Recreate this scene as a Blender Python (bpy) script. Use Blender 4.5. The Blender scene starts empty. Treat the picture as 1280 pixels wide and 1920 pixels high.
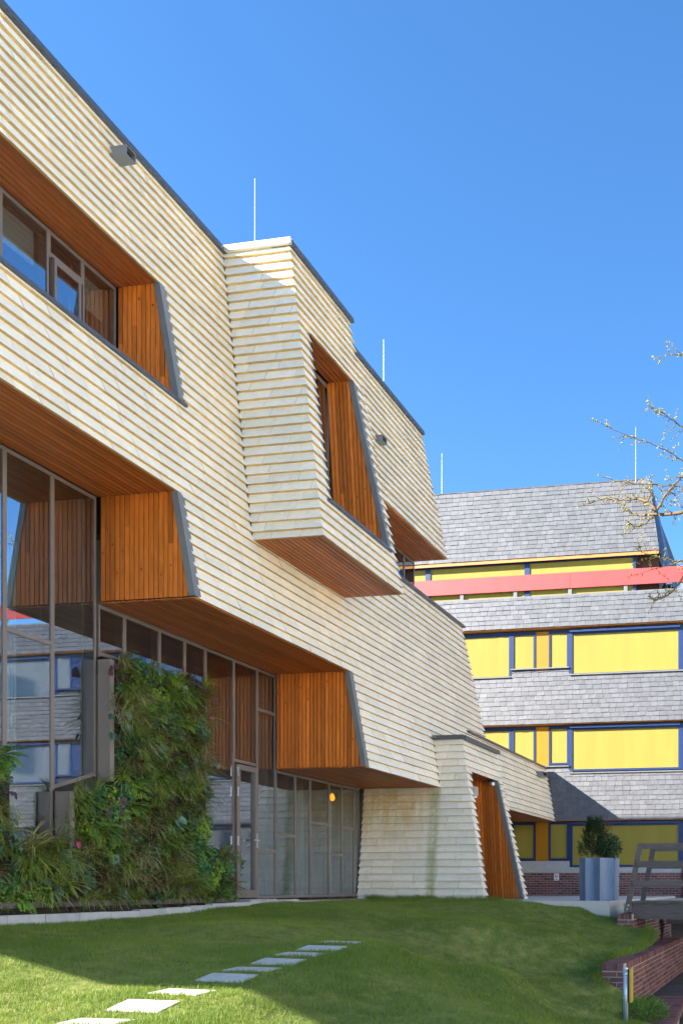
import bpy, math, random
import numpy as np
from mathutils import Vector, Matrix
R = random.Random(7)
SC = bpy.context.scene
COL = SC.collection

# ------------------------------------------------------------------ camera, light, exposure
EYE = 0.27
YAW = math.atan(255 / 1600)
cd = bpy.data.cameras.new('camera'); cam = bpy.data.objects.new('camera', cd); COL.objects.link(cam)
cam.location = (0, 0, EYE); cam.rotation_euler = (math.pi / 2, 0, YAW)
cd.sensor_fit = 'HORIZONTAL'; cd.sensor_width = 36; cd.lens = 45
cd.shift_x = -596 / 1280; cd.shift_y = 701 / 1280
cd.clip_start = 0.1; cd.clip_end = 5000
SC.camera = cam
SUN = Vector((1.0, 0.70, -0.70)).normalized()
EL = math.asin(-SUN.z); AZ = math.atan2(-SUN.x, -SUN.y)
w = bpy.data.worlds.new('World'); SC.world = w; w.use_nodes = True
wn = w.node_tree.nodes; wl = w.node_tree.links
sky = wn.new('ShaderNodeTexSky'); sky.sky_type = 'NISHITA'; sky.sun_disc = False
sky.sun_elevation = EL; sky.sun_rotation = AZ
sky.altitude = 0; sky.air_density = 1.0; sky.dust_density = 0.0; sky.ozone_density = 5.0
bg = wn['Background']; bg.inputs[1].default_value = 0.083
hs = wn.new('ShaderNodeHueSaturation'); hs.inputs['Saturation'].default_value = 1.14
wl.new(sky.outputs[0], hs.inputs['Color']); wl.new(hs.outputs[0], bg.inputs[0])
sl = bpy.data.lights.new('sun', 'SUN'); sun = bpy.data.objects.new('sun', sl); COL.objects.link(sun)
sl.energy = 4.6; sl.angle = math.radians(0.5); sl.color = (1, 0.95, 0.87)
sun.rotation_euler = SUN.to_track_quat('-Z', 'Y').to_euler(); sun.location = (-30, -20, 30)
vs = SC.view_settings; vs.view_transform = 'Standard'; vs.look = 'None'; vs.gamma = 1; vs.use_curve_mapping = False
vs.exposure = 2.12
SC.cycles.max_bounces = 10; SC.cycles.diffuse_bounces = 5; SC.cycles.transparent_max_bounces = 16

# ------------------------------------------------------------------ materials
def mat(name, base, rough=.6, var=.0, nscale=6., tone=.0, spec=.4, metal=0., stretch=None, bump=0., tint=None, alpha=None, bscale=None, detail=5):
    """base colour x (tone attribute per piece) x (noise variation), optional second colour mixed by noise"""
    m = bpy.data.materials.new(name); m.use_nodes = True
    n = m.node_tree.nodes; l = m.node_tree.links; b = n['Principled BSDF']
    b.inputs['Roughness'].default_value = rough; b.inputs['Metallic'].default_value = metal
    b.inputs['Specular IOR Level'].default_value = spec
    col = n.new('ShaderNodeRGB'); col.outputs[0].default_value = (*base, 1); cur = col.outputs[0]
    if var or tint or bump:
        tc = n.new('ShaderNodeTexCoord'); mp = n.new('ShaderNodeMapping'); l.new(tc.outputs['Object'], mp.inputs[0])
        if stretch: mp.inputs['Scale'].default_value = stretch
        no = n.new('ShaderNodeTexNoise'); no.inputs['Scale'].default_value = nscale; no.inputs['Detail'].default_value = detail
        no.inputs['Roughness'].default_value = .62
        l.new(mp.outputs[0], no.inputs['Vector'])
        if tint:
            mr = n.new('ShaderNodeMapRange'); mr.inputs[1].default_value = .42; mr.inputs[2].default_value = .68
            l.new(no.outputs[0], mr.inputs[0])
            mx = n.new('ShaderNodeMix'); mx.data_type = 'RGBA'; l.new(mr.outputs[0], mx.inputs[0])
            l.new(cur, mx.inputs[6]); mx.inputs[7].default_value = (*tint, 1); cur = mx.outputs[2]
        if var:
            mr = n.new('ShaderNodeMapRange'); mr.inputs[1].default_value = .3; mr.inputs[2].default_value = .7
            mr.inputs[3].default_value = 1 - var; mr.inputs[4].default_value = 1 + var
            l.new(no.outputs[0], mr.inputs[0])
            mx = n.new('ShaderNodeMix'); mx.data_type = 'RGBA'; mx.blend_type = 'MULTIPLY'; mx.inputs[0].default_value = 1
            l.new(cur, mx.inputs[6]); l.new(mr.outputs[0], mx.inputs[7]); cur = mx.outputs[2]
        if bump:
            bp = n.new('ShaderNodeBump'); bp.inputs['Strength'].default_value = bump; bp.inputs['Distance'].default_value = .01
            src = no
            if bscale:
                src = n.new('ShaderNodeTexNoise'); src.inputs['Scale'].default_value = bscale; l.new(mp.outputs[0], src.inputs['Vector'])
            l.new(src.outputs[0], bp.inputs['Height']); l.new(bp.outputs[0], b.inputs['Normal'])
    if tone:
        at = n.new('ShaderNodeAttribute'); at.attribute_name = 'tone'
        mr = n.new('ShaderNodeMapRange'); mr.inputs[3].default_value = 1 - tone; mr.inputs[4].default_value = 1 + tone * .6
        l.new(at.outputs['Fac'], mr.inputs[0])
        mx = n.new('ShaderNodeMix'); mx.data_type = 'RGBA'; mx.blend_type = 'MULTIPLY'; mx.inputs[0].default_value = 1
        l.new(cur, mx.inputs[6]); l.new(mr.outputs[0], mx.inputs[7]); cur = mx.outputs[2]
    l.new(cur, b.inputs['Base Color'])
    return m

def leaf_mat(name, c1, c2, rough=.5, vary=True):
    m = bpy.data.materials.new(name); m.use_nodes = True
    n = m.node_tree.nodes; l = m.node_tree.links; b = n['Principled BSDF']
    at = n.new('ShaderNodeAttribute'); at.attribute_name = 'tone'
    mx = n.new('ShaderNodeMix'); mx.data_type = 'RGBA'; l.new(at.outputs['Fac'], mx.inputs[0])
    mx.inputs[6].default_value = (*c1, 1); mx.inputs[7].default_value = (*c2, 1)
    oi = n.new('ShaderNodeObjectInfo'); rr = n.new('ShaderNodeMapRange'); rr.inputs[3].default_value = .62; rr.inputs[4].default_value = 1.4
    l.new(oi.outputs['Random'], rr.inputs[0]); vm = n.new('ShaderNodeMix'); vm.data_type = 'RGBA'; vm.blend_type = 'MULTIPLY'; vm.inputs[0].default_value = 1 if vary else 0
    l.new(mx.outputs[2], vm.inputs[6]); l.new(rr.outputs[0], vm.inputs[7])
    l.new(vm.outputs[2], b.inputs['Base Color']); b.inputs['Roughness'].default_value = rough
    b.inputs['Specular IOR Level'].default_value = .35
    tr = n.new('ShaderNodeBsdfTranslucent'); l.new(vm.outputs[2], tr.inputs[0])
    ms = n.new('ShaderNodeMixShader'); ms.inputs[0].default_value = .3
    l.new(b.outputs[0], ms.inputs[1]); l.new(tr.outputs[0], ms.inputs[2]); l.new(ms.outputs[0], n['Material Output'].inputs[0])
    return m

def glass_mat(name, refl, tint, rough=.0):
    m = bpy.data.materials.new(name); m.use_nodes = True
    n = m.node_tree.nodes; l = m.node_tree.links; n.remove(n['Principled BSDF'])
    g = n.new('ShaderNodeBsdfGlossy'); g.inputs['Roughness'].default_value = rough; g.inputs['Color'].default_value = (.80, .89, 1, 1)
    t = n.new('ShaderNodeBsdfTransparent'); t.inputs[0].default_value = (*tint, 1)
    lw = n.new('ShaderNodeLayerWeight'); lw.inputs[0].default_value = .25
    mr = n.new('ShaderNodeMapRange'); mr.inputs[3].default_value = refl; mr.inputs[4].default_value = 1
    tc = n.new('ShaderNodeTexCoord'); no = n.new('ShaderNodeTexNoise'); no.inputs['Scale'].default_value = .9; no.inputs['Detail'].default_value = 1
    bp = n.new('ShaderNodeBump'); bp.inputs['Strength'].default_value = .012; bp.inputs['Distance'].default_value = .02
    l.new(tc.outputs['Object'], no.inputs['Vector']); l.new(no.outputs[0], bp.inputs['Height']); l.new(bp.outputs[0], g.inputs['Normal'])
    ms = n.new('ShaderNodeMixShader')
    ge = n.new('ShaderNodeNewGeometry'); inv = n.new('ShaderNodeMath'); inv.operation = 'SUBTRACT'; inv.inputs[0].default_value = 1; l.new(ge.outputs['Backfacing'], inv.inputs[1])
    mu = n.new('ShaderNodeMath'); mu.operation = 'MULTIPLY'
    l.new(lw.outputs['Fresnel'], mr.inputs[0]); l.new(mr.outputs[0], mu.inputs[0]); l.new(inv.outputs[0], mu.inputs[1]); l.new(mu.outputs[0], ms.inputs[0])
    l.new(t.outputs[0], ms.inputs[1]); l.new(g.outputs[0], ms.inputs[2]); l.new(ms.outputs[0], n['Material Output'].inputs[0])
    return m

M = {}
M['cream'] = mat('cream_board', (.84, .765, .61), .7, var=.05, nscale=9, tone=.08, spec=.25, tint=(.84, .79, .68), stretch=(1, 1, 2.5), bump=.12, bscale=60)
def stain_and_bounce(m):
    n = m.node_tree.nodes; l = m.node_tree.links; b = n['Principled BSDF']; src = b.inputs['Base Color'].links[0].from_socket
    ge = n.new('ShaderNodeNewGeometry'); sp = n.new('ShaderNodeSeparateXYZ'); l.new(ge.outputs['Position'], sp.inputs[0])
    def M_(op, a, b_=None):
        q = n.new('ShaderNodeMath'); q.operation = op
        for i, v in enumerate((a, b_)):
            if v is None: continue
            if isinstance(v, (int, float)): q.inputs[i].default_value = v
            else: l.new(v, q.inputs[i])
        return q.outputs[0]
    def mr(v, a, b_, c=0, d=1):
        q = n.new('ShaderNodeMapRange'); q.interpolation_type = 'SMOOTHSTEP'; l.new(v, q.inputs[0])
        for i, k in zip((1, 2, 3, 4), (a, b_, c, d)): q.inputs[i].default_value = k
        return q.outputs[0]
    mp = n.new('ShaderNodeMapping'); mp.inputs['Scale'].default_value = (5, 5, .9); l.new(ge.outputs['Position'], mp.inputs[0])
    no = n.new('ShaderNodeTexNoise'); no.inputs['Scale'].default_value = 1.6; no.inputs['Detail'].default_value = 4; l.new(mp.outputs[0], no.inputs[0])
    def mix(cur, fac, col):
        x = n.new('ShaderNodeMix'); x.data_type = 'RGBA'; x.blend_type = 'MULTIPLY'; l.new(fac, x.inputs[0]); l.new(cur, x.inputs[6]); x.inputs[7].default_value = (*col, 1); return x.outputs[2]
    # general run-off streaks
    cur = mix(src, mr(no.outputs[0], .55, .8, 0, .4), (.86, .79, .62))
    # green algae below the dripping corner of the soffit on the ground floor wall
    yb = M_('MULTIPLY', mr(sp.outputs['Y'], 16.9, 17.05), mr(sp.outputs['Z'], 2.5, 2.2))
    dx = M_('ABSOLUTE', M_('ADD', sp.outputs['X'], 7.68))
    al = M_('MULTIPLY', M_('MULTIPLY', mr(dx, .17, .02), yb), mr(no.outputs[0], .25, .6, .35, 1))
    cur = mix(cur, al, (.50, .55, .33))
    # brown staining below the cedar soffit, with wood bounce and shade painted in
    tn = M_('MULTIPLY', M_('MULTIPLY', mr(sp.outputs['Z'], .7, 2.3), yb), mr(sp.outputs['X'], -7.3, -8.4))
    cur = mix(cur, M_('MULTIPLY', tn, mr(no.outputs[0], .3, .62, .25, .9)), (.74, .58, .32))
    l.new(cur, b.inputs['Base Color'])
stain_and_bounce(M['cream'])
M['raw'] = mat('board_edge', (.68, .48, .21), .75, var=.14, nscale=7, tone=.2, spec=.2)
M['backing'] = mat('wall_backing', (.32, .23, .12), .8)
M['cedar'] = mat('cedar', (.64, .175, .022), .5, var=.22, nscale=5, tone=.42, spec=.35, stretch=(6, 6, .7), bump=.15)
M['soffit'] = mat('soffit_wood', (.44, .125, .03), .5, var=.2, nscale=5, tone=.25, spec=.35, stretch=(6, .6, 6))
M['knot'] = mat('knot', (.10, .03, .008), .6)
M['gap'] = mat('dark_gap', (.012, .009, .007), .9)
M['trim'] = mat('grey_trim', (.20, .205, .20), .45, var=.06, nscale=3, spec=.5, metal=.2)
M['coping'] = mat('dark_coping', (.10, .105, .12), .4, var=.06, spec=.5, metal=.3)
M['pale'] = mat('pale_coping', (.62, .55, .43), .7, var=.1)
M['mull'] = mat('taupe_metal', (.19, .155, .135), .42, var=.05, nscale=2, spec=.5, metal=.15)
M['glass'] = glass_mat('window_glass', .36, (.66, .74, .76))
M['glassb'] = glass_mat('far_glass', .3, (.6, .66, .7))
M['glassd'] = mat('sky_glass', (.05, .08, .12), .06, spec=1.0)
M['inner'] = mat('room_wall', (.34, .32, .28), .9)
M['floor'] = mat('room_floor', (.16, .13, .1), .7)
M['curtain'] = mat('curtain_cloth', (.50, .58, .52), .9, var=.1)
M['creamint'] = mat('cream_interior', (.6, .55, .45), .9)
M['steel'] = mat('steel', (.55, .56, .57), .3, metal=1)
M['rod'] = mat('white_rod', (.45, .46, .48), .4)
M['slate'] = mat('slate', (.105, .106, .114), .5, var=.18, nscale=7, tone=.17, spec=.5, bump=.3, bscale=25)
M['slateb'] = mat('slate_backing', (.06, .06, .07), .8)
M['blue'] = mat('blue_frame', (.008, .028, .11), .4, var=.05, spec=.5)
M['yellow'] = mat('yellow_screen', (.275, .218, .033), .75, var=.07, nscale=1.2, stretch=(2.5, 1, .35))
M['orange'] = mat('orange_panel', (.38, .165, .003), .45, var=.03)
M['red'] = mat('red_panel', (.40, .05, .046), .5, var=.1, nscale=1.5, stretch=(2, 1, 1))
M['eave'] = mat('eave_wood', (.50, .19, .045), .5, var=.2, nscale=6, tone=.25, stretch=(.5, 6, 6))
M['dkwood'] = mat('dark_stained_wood', (.10, .04, .02), .6, var=.3, tone=.25)
M['lead'] = mat('pale_flashing', (.17, .168, .165), .5, var=.1)
M['brick'] = mat('red_brick', (.20, .085, .07), .85, var=.22, nscale=14, tone=.45, spec=.2, tint=(.15, .075, .075), bump=.4)
M['mortar'] = mat('mortar', (.34, .32, .315), .9, var=.15, nscale=30)
M['conc'] = mat('concrete', (.42, .42, .41), .85, var=.12, nscale=8, bump=.2, bscale=60, tone=.12)
M['concl'] = mat('pale_concrete', (.55, .53, .48), .85, var=.12, nscale=5, tint=(.46, .46, .42))
M['stone'] = mat('paving_stone', (.62, .57, .48), .85, var=.1, nscale=12, bump=.25, bscale=90, tone=.14, tint=(.46, .42, .33))
M['zinc'] = mat('zinc', (.16, .225, .34), .45, var=.35, nscale=4, metal=.3, spec=.5, tint=(.085, .125, .20), stretch=(1, 1, .35))
M['greywood'] = mat('weathered_wood', (.115, .095, .088), .75, var=.25, nscale=6, tone=.25, stretch=(.6, 4, 4), bump=.25)
M['galv'] = mat('galvanised', (.48, .54, .60), .4, metal=.6, var=.12)
M['yelpl'] = mat('yellow_plate', (.46, .30, .03), .4)
M['blackpl'] = mat('dark_plate', (.02, .012, .01), .5)
M['white'] = mat('white_plate', (.8, .8, .8), .5)
M['signred'] = mat('sign_red', (.6, .04, .04), .5)
M['soil'] = mat('soil', (.055, .04, .028), .95, var=.3, bump=.5)
M['felt'] = mat('planting_felt', (.035, .03, .02), .95, var=.3)
M['bark'] = mat('bark', (.15, .10, .055), .85, var=.3, nscale=20)
M['bud'] = mat('bud', (.34, .32, .10), .7)
M['lampglow'] = mat('lamp_shade', (.8, .4, .05), .5)
_b = M['lampglow'].node_tree.nodes['Principled BSDF']; _b.inputs['Emission Color'].default_value = (1, .33, .012, 1); _b.inputs['Emission Strength'].default_value = 1.1
M['black'] = mat('black_plastic', (.02, .02, .022), .4)
M['lampbox'] = mat('lamp_housing', (.38, .34, .30), .5)
M['grassb'] = leaf_mat('grass_blade', (.115, .20, .02), (.30, .35, .055), .6, False)
M['sedge'] = leaf_mat('sedge_green', (.09, .15, .022), (.33, .38, .08))
M['straw'] = leaf_mat('sedge_straw', (.22, .22, .07), (.46, .40, .2))
M['fern'] = leaf_mat('fern_green', (.05, .135, .018), (.19, .31, .035))
M['lime'] = leaf_mat('lime_leaf', (.15, .27, .015), (.36, .46, .04))
M['deep'] = leaf_mat('deep_leaf', (.025, .10, .036), (.09, .26, .09))
M['bluel'] = leaf_mat('blue_leaf', (.03, .085, .06), (.11, .21, .16), .38)
M['purple'] = leaf_mat('purple_leaf', (.03, .014, .022), (.09, .035, .045), .4)
M['brown'] = leaf_mat('dry_leaf', (.07, .04, .02), (.17, .1, .05))
M['pink'] = leaf_mat('pink_flower', (.5, .06, .2), (.6, .12, .3))
M['conif'] = leaf_mat('yew_needle', (.012, .04, .012), (.05, .1, .022))
M['ever'] = leaf_mat('evergreen_leaf', (.02, .06, .02), (.07, .13, .05), .35)
M['redtip'] = leaf_mat('red_tip', (.09, .045, .02), (.16, .1, .045))

def ground_mat():
    m = mat('lawn_soil', (.13, .17, .028), .95, var=.35, nscale=5, tint=(.20, .185, .05), bump=.6, bscale=45)
    return m
M['lawn'] = ground_mat()
M['pave'] = mat('paving', (.42, .40, .36), .9, var=.12)
M['earth'] = mat('dark_earth', (.07, .06, .045), .95, var=.3)

# ------------------------------------------------------------------ mesh helpers
class MB:
    def __init__(s): s.v = []; s.f = []; s.m = []; s.t = []
    def quad(s, pts, mi=0, tone=.5):
        i = len(s.v); s.v += [tuple(p) for p in pts]; s.f.append(tuple(range(i, i + len(pts)))); s.m.append(mi); s.t.append(tone)
    def hexa(s, a, b, mi=0, tone=.5, mis=None):
        """a: ring of n points (front), b: matching ring (back)"""
        n = len(a); i = len(s.v); s.v += [tuple(p) for p in a] + [tuple(p) for p in b]
        fs = [tuple(range(i, i + n)), tuple(range(i + 2 * n - 1, i + n - 1, -1))]
        for k in range(n):
            k2 = (k + 1) % n; fs.append((i + k, i + n + k, i + n + k2, i + k2))
        for q, f in enumerate(fs):
            s.f.append(f); s.m.append(mis[q] if mis else mi); s.t.append(tone)
    def box(s, x0, x1, y0, y1, z0, z1, mi=0, tone=.5):
        s.hexa([(x0, y0, z0), (x1, y0, z0), (x1, y0, z1), (x0, y0, z1)], [(x0, y1, z0), (x1, y1, z0), (x1, y1, z1), (x0, y1, z1)], mi, tone)
    def bar(s, p, q, wd, ht, up=(0, 0, 1), mi=0, tone=.5):
        p = Vector(p); q = Vector(q); d = (q - p).normalized(); u = Vector(up); a = d.cross(u).normalized(); u = a.cross(d).normalized()
        o = [(-.5, -.5), (.5, -.5), (.5, .5), (-.5, .5)]
        s.hexa([p + a * (wd * i) + u * (ht * j) for i, j in o], [q + a * (wd * i) + u * (ht * j) for i, j in o], mi, tone)
    def tube(s, pts, rads, n=6, mi=0, tone=.5):
        rings = []
        for k, p in enumerate(pts):
            p = Vector(p); d = (Vector(pts[min(k + 1, len(pts) - 1)]) - Vector(pts[max(k - 1, 0)])).normalized()
            a = d.orthogonal().normalized(); b = d.cross(a); i = len(s.v)
            s.v += [tuple(p + a * (rads[k] * math.cos(2 * math.pi * j / n)) + b * (rads[k] * math.sin(2 * math.pi * j / n))) for j in range(n)]
            rings.append(i)
        for k in range(len(pts) - 1):
            for j in range(n):
                j2 = (j + 1) % n
                s.f.append((rings[k] + j, rings[k] + j2, rings[k + 1] + j2, rings[k + 1] + j)); s.m.append(mi); s.t.append(tone)
        s.f.append(tuple(rings[0] + j for j in reversed(range(n)))); s.m.append(mi); s.t.append(tone)
        s.f.append(tuple(rings[-1] + j for j in range(n))); s.m.append(mi); s.t.append(tone)
    def build(s, name, mats, parent=None, fixn=True, smooth=False, **pr):
        me = bpy.data.meshes.new(name); me.from_pydata(s.v, [], s.f)
        mats = mats if isinstance(mats, (list, tuple)) else [mats]
        for m in mats: me.materials.append(m)
        if len(mats) > 1: me.polygons.foreach_set('material_index', s.m)
        at = me.attributes.new('tone', 'FLOAT', 'FACE'); at.data.foreach_set('value', s.t)
        if fixn:
            import bmesh
            bm = bmesh.new(); bm.from_mesh(me); bmesh.ops.recalc_face_normals(bm, faces=bm.faces); bm.to_mesh(me); bm.free()
        if smooth: me.polygons.foreach_set('use_smooth', [True] * len(me.polygons))
        o = bpy.data.objects.new(name, me); COL.objects.link(o)
        if parent: o.parent = parent; o.matrix_parent_inverse = parent.matrix_world.inverted() if parent.matrix_world != Matrix() else Matrix()
        for k, v in pr.items(): o[k] = v
        return o

def thing(name, label, cat, loc=(0, 0, 0), group=None):
    o = bpy.data.objects.new(name, None); COL.objects.link(o); o.location = loc
    o.matrix_world = Matrix.Translation(loc)
    o['label'] = label; o['category'] = cat; o.empty_display_size = .2
    if group: o['group'] = group
    return o
def tag(o, label, cat, group=None):
    o['label'] = label; o['category'] = cat
    if group: o['group'] = group
    return o

def clip(poly, a, b, c):
    """keep a*u+b*v<=c"""
    out = []
    for i in range(len(poly)):
        p, q = poly[i], poly[(i + 1) % len(poly)]
        fp = a * p[0] + b * p[1] - c; fq = a * q[0] + b * q[1] - c
        if fp <= 0: out.append(p)
        if fp * fq < 0:
            t = fp / (fp - fq); out.append((p[0] + t * (q[0] - p[0]), p[1] + t * (q[1] - p[1])))
    return out

def pix(p):
    """rough picture position of a point: used only to sort pieces by apparent size"""
    c, s_ = math.cos(YAW), math.sin(YAW)
    u = p[0] * c + p[1] * s_; d = -p[0] * s_ + p[1] * c
    return 1236 + 1600 * u / d, 1661 - 1600 * (p[2] - EYE) / d
def seen_area(pts):
    q = [pix(p) for p in pts]
    cx = sum(a for a, _ in q) / len(q); cy = sum(b for _, b in q) / len(q)
    if not (-10 < cx < 1290 and -10 < cy < 1930): return 0
    return abs(sum(q[i][0] * q[(i + 1) % len(q)][1] - q[(i + 1) % len(q)][0] * q[i][1] for i in range(len(q)))) / 2

def emit(pieces, name, mats, parent, limit=300):
    """pieces: list of (area, front ring, back ring, tone, mat indices); the largest as objects, the rest joined"""
    pieces.sort(key=lambda p: -p[0])
    for k, (ar, a, b, t, mis) in enumerate(pieces[:limit]):
        mb = MB(); mb.hexa(a, b, 0, t, mis); mb.build(name, mats, parent)
    rest = pieces[limit:]
    if rest:
        mb = MB()
        for ar, a, b, t, mis in rest: mb.hexa(a, b, 0, t, mis)
        mb.build(name, mats, parent, kind='stuff')

# ------------------------------------------------------------------ ground
def lawn_z(X, Y):
    P = np.array([(-9.3, 4, -.35), (-9.3, 6.5, -.22), (-8.8, 8.2, -.19), (-8.8, 9.7, -.185), (-8.8, 11, -.145), (-8.8, 12, -.09), (-9.0, 13.2, -.02), (-9, 15, -.03), (-8.8, 17, -.05),
                  (-7.6, 17, -.03), (-6.4, 16.9, -.05), (-5.5, 16.7, -.06), (-4.5, 16.8, -.15), (-3.8, 16.7, -.38), (-3.35, 16.3, -.5), (-3.05, 15.6, -.70), (-2.85, 14.5, -.85), (-2.9, 11.6, -1.28), (-2.5, 11.5, -1.42), (-3.25, 11.5, -1.0), (-2.6, 11.2, -1.35),
                  (-5.12, 9.05, -.364), (-5.12, 8.3, -.446), (-5.12, 7.5, -.533), (-5.12, 6.5, -.633), (-5.12, 5.6, -.754), (-5.2, 4.2, -.9), (-5.1, 2, -1.1),
                  (-2.75, 11.9, -.87), (-2.75, 13.5, -.84), (-2.75, 15.2, -.82), (-1.9, 9.3, -1.2), (-1.5, 10.4, -1.75), (-1.5, 11.5, -1.8), (-1.75, 9.9, -1.6), (-2.5, 10.5, -1.1), (0, 6, -1.3), (0, 0, -1.35), (-3.5, 6.5, -.9), (-3.7, 9.5, -.68), (3, 9, -1.5), (3, 2, -1.45), (-7, 2, -.95), (-9.5, -2, -.8), (-3, -4, -1.3),
                  (-5.2, 13, -.24), (-7, 13, -.1), (-7.2, 10, -.2), (-7.2, 8, -.33), (-4, 13.5, -.42)])
    X = np.asarray(X, float); Y = np.asarray(Y, float)
    d2 = (X[..., None] - P[:, 0]) ** 2 + (Y[..., None] - P[:, 1]) ** 2
    wt = 1 / (d2 + .12) ** 1.75
    return (wt * P[:, 2]).sum(-1) / wt.sum(-1)

g = MB(); g.quad([(-1500, -1500, -2.4), (1500, -1500, -2.4), (1500, 1500, -2.4), (-1500, 1500, -2.4)])
g.build('ground', M['pave'], fixn=False, kind='structure')
def lawn_ok(x, y): return not (x > -2.55 and y > 11.75) and not (x > -3.3 and y > 16.2) and not (x > -5.6 and y > 16.95) and y < 17.15 and not (y > 16.0 and x < -9.0)
xs = np.arange(-9.4, 4.01, .2); ys = np.arange(-5, 17.21, .2)
XX, YY = np.meshgrid(xs, ys); ZZ = lawn_z(XX, YY)
lv = np.stack([XX, YY, ZZ], -1).reshape(-1, 3); lf = []
for j in range(len(ys) - 1):
    for i in range(len(xs) - 1):
        if lawn_ok(xs[i] + .1, ys[j] + .1): lf.append((j * len(xs) + i, j * len(xs) + i + 1, (j + 1) * len(xs) + i + 1, (j + 1) * len(xs) + i))
me = bpy.data.meshes.new('lawn'); me.from_pydata(lv.tolist(), [], lf); me.materials.append(M['lawn'])
me.polygons.foreach_set('use_smooth', [True] * len(me.polygons))
lawn = bpy.data.objects.new('lawn', me); COL.objects.link(lawn); lawn['kind'] = 'structure'
# ditch floor beside the lawn and the paving behind
g = MB(); g.box(-3.2, 14, 11.75, 26.4, -1.75, -1.58); g.build('ditch_floor', M['earth'], kind='structure')
g = MB(); g.box(-9.2, -3.72, 16.92, 18.3, -.6, -.045); g.box(-9.2, -3.72, 18.302, 26.55, -.6, -.055); g.build('concrete_path', M['concl'], kind='structure')
g = MB(); g.box(-3.718, -3.42, 18.4, 26.6, -1.57, -.12); g.box(-3.42, 14, 21.3, 26.6, -1.57, -.12); g.build('paving', M['pave'], kind='structure')

# ------------------------------------------------------------------ pale rendered block added out of view to bounce sunlight
O = thing('bounce_block', 'pale rendered block added out of view, bouncing sunlight onto the shingle-clad building', 'building', (22, 0, -2.4))
ob = MB(); ob.box(22, 34, -34, 26, -2.4, 13); ob.build('wall', mat('white_render', (.78, .74, .66), .85, var=.05), O)
for i in range(12):
    for j in range(4):
        ob = MB(); ob.box(21.96, 22.05, -32 + i * 4.1, -30.4 + i * 4.1, -.8 + j * 3.5, .8 + j * 3.5); ob.build('window', mat('far_window', (.05, .06, .07), .15) if (i + j) == 0 else bpy.data.materials['far_window'], O)
# ------------------------------------------------------------------ cream building
B = thing('timber_clad_building', 'cream shingle-clad building with battered walls and orange cedar window recesses', 'building', (-9.35, 13, 0))
P0, PZ = 2.39, .1555
K = .186
def planeX(a, k=K): return lambda s, z, d: (a - k * z + d, s, z)
def planeY(b, k, sgn=-1): return lambda s, z, d: (s, b + k * z + sgn * d, z)
shingles = []
def shingle_face(P, regions, endL=False, endR=False, seed=0, length=.5):
    """regions: (zlo, zhi, left(z), right(z)); rows of lapped boards on the surface P"""
    rr = random.Random(seed)
    k0 = math.floor((min(r[0] for r in regions) - P0) / PZ); k1 = math.ceil((max(r[1] for r in regions) - P0) / PZ)
    for k in range(k0, k1 + 1):
        zr = P0 + k * PZ; off = rr.random() * length
        for (za, zb, L, Rr) in regions:
            lo, hi = max(zr, za), min(zr + PZ, zb)
            if hi - lo < .018: continue
            def dep(z): return .029 - .054 * (z - zr) / PZ
            top = hi + (.012 if hi < zb - 1e-6 else 0)
            s0 = min(L(lo), L(hi)); s1 = max(Rr(lo), Rr(hi))
            cuts = [s0]; c = math.floor((s0 - off) / length) * length + off + length
            while c < s1 - .06:
                if c > s0 + .06: cuts.append(c + rr.uniform(-.02, .02))
                c += length * (1 if rr.random() > .12 else .6)
            cuts.append(s1)
            for a, b in zip(cuts[:-1], cuts[1:]):
                f, l, sg = a == s0, b == s1, .0025
                dl, dh = dep(lo), dep(hi)
                al = (L(lo) - (dl if endL else 0)) if f else a + sg; ah = (L(hi) - (dh if endL else 0)) if f else a + sg
                bl = (Rr(lo) + (dl if endR else 0)) if l else b - sg; bh = (Rr(hi) + (dh if endR else 0)) if l else b - sg
                if not f: al = max(al, L(lo)); ah = max(ah, L(hi))
                if not l: bl = min(bl, Rr(lo)); bh = min(bh, Rr(hi))
                if bl - al < .01 and bh - ah < .01: continue
                j = rr.uniform(-.004, .004)
                fr = [P(al, lo, dl + j), P(bl, lo, dl + j), P(bh, top, dh + j * .3), P(ah, top, dh + j * .3)]
                el = .05 if (f and endL) else 0; er = .05 if (l and endR) else 0
                bk = [P(L(lo) + el if el else al, lo, -.05), P(Rr(lo) - er if er else bl, lo, -.05), P(Rr(hi) - er if er else bh, top, -.05), P(L(hi) + el if el else ah, top, -.05)]
                shingles.append((seen_area(fr), fr, bk, rr.random(), [0, 1, 1, 1, 0, 1]))

def slab(mb, P, poly, d0, d1, mi=0, tone=.5):
    mb.hexa([P(s, z, d0) for s, z in poly], [P(s, z, d1) for s, z in poly], mi, tone)
C = lambda v: (lambda z: v)
AL = 3.2
Afac = planeX(-7.127)
bayL = lambda z: 11.855 + .116 * (z - 5.573)
pL = lambda z: 17.43 + .116 * (z - 2.4)
dEnd = lambda z: 20.69 + .11 * (6.88 - z)
wEnd = lambda z: 26.27 + .06 * (4.0 - z)
Aregs = [(8.67, 10.40, C(AL), bayL), (6.99, 8.67, C(10.70), bayL), (5.55, 6.99, C(AL), bayL), (5.53, 5.55, C(10.31), bayL),
         (5.52, 6.86, C(14.0), dEnd), (4.12, 5.53, C(10.32), dEnd), (4.02, 4.12, C(14.28), dEnd),
         (2.39, 4.02, C(14.30), pL)]
shingle_face(Afac, Aregs[:4], seed=1)
shingle_face(Afac, Aregs[4:7], endR=True, seed=2)
shingle_face(Afac, [Aregs[7], (3.45, 4.02, lambda z: 17.5, lambda z: 19.8)], seed=3)
shingle_face(Afac, [(2.31, 3.98, C(19.6), wEnd)], endR=True, seed=4)
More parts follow.
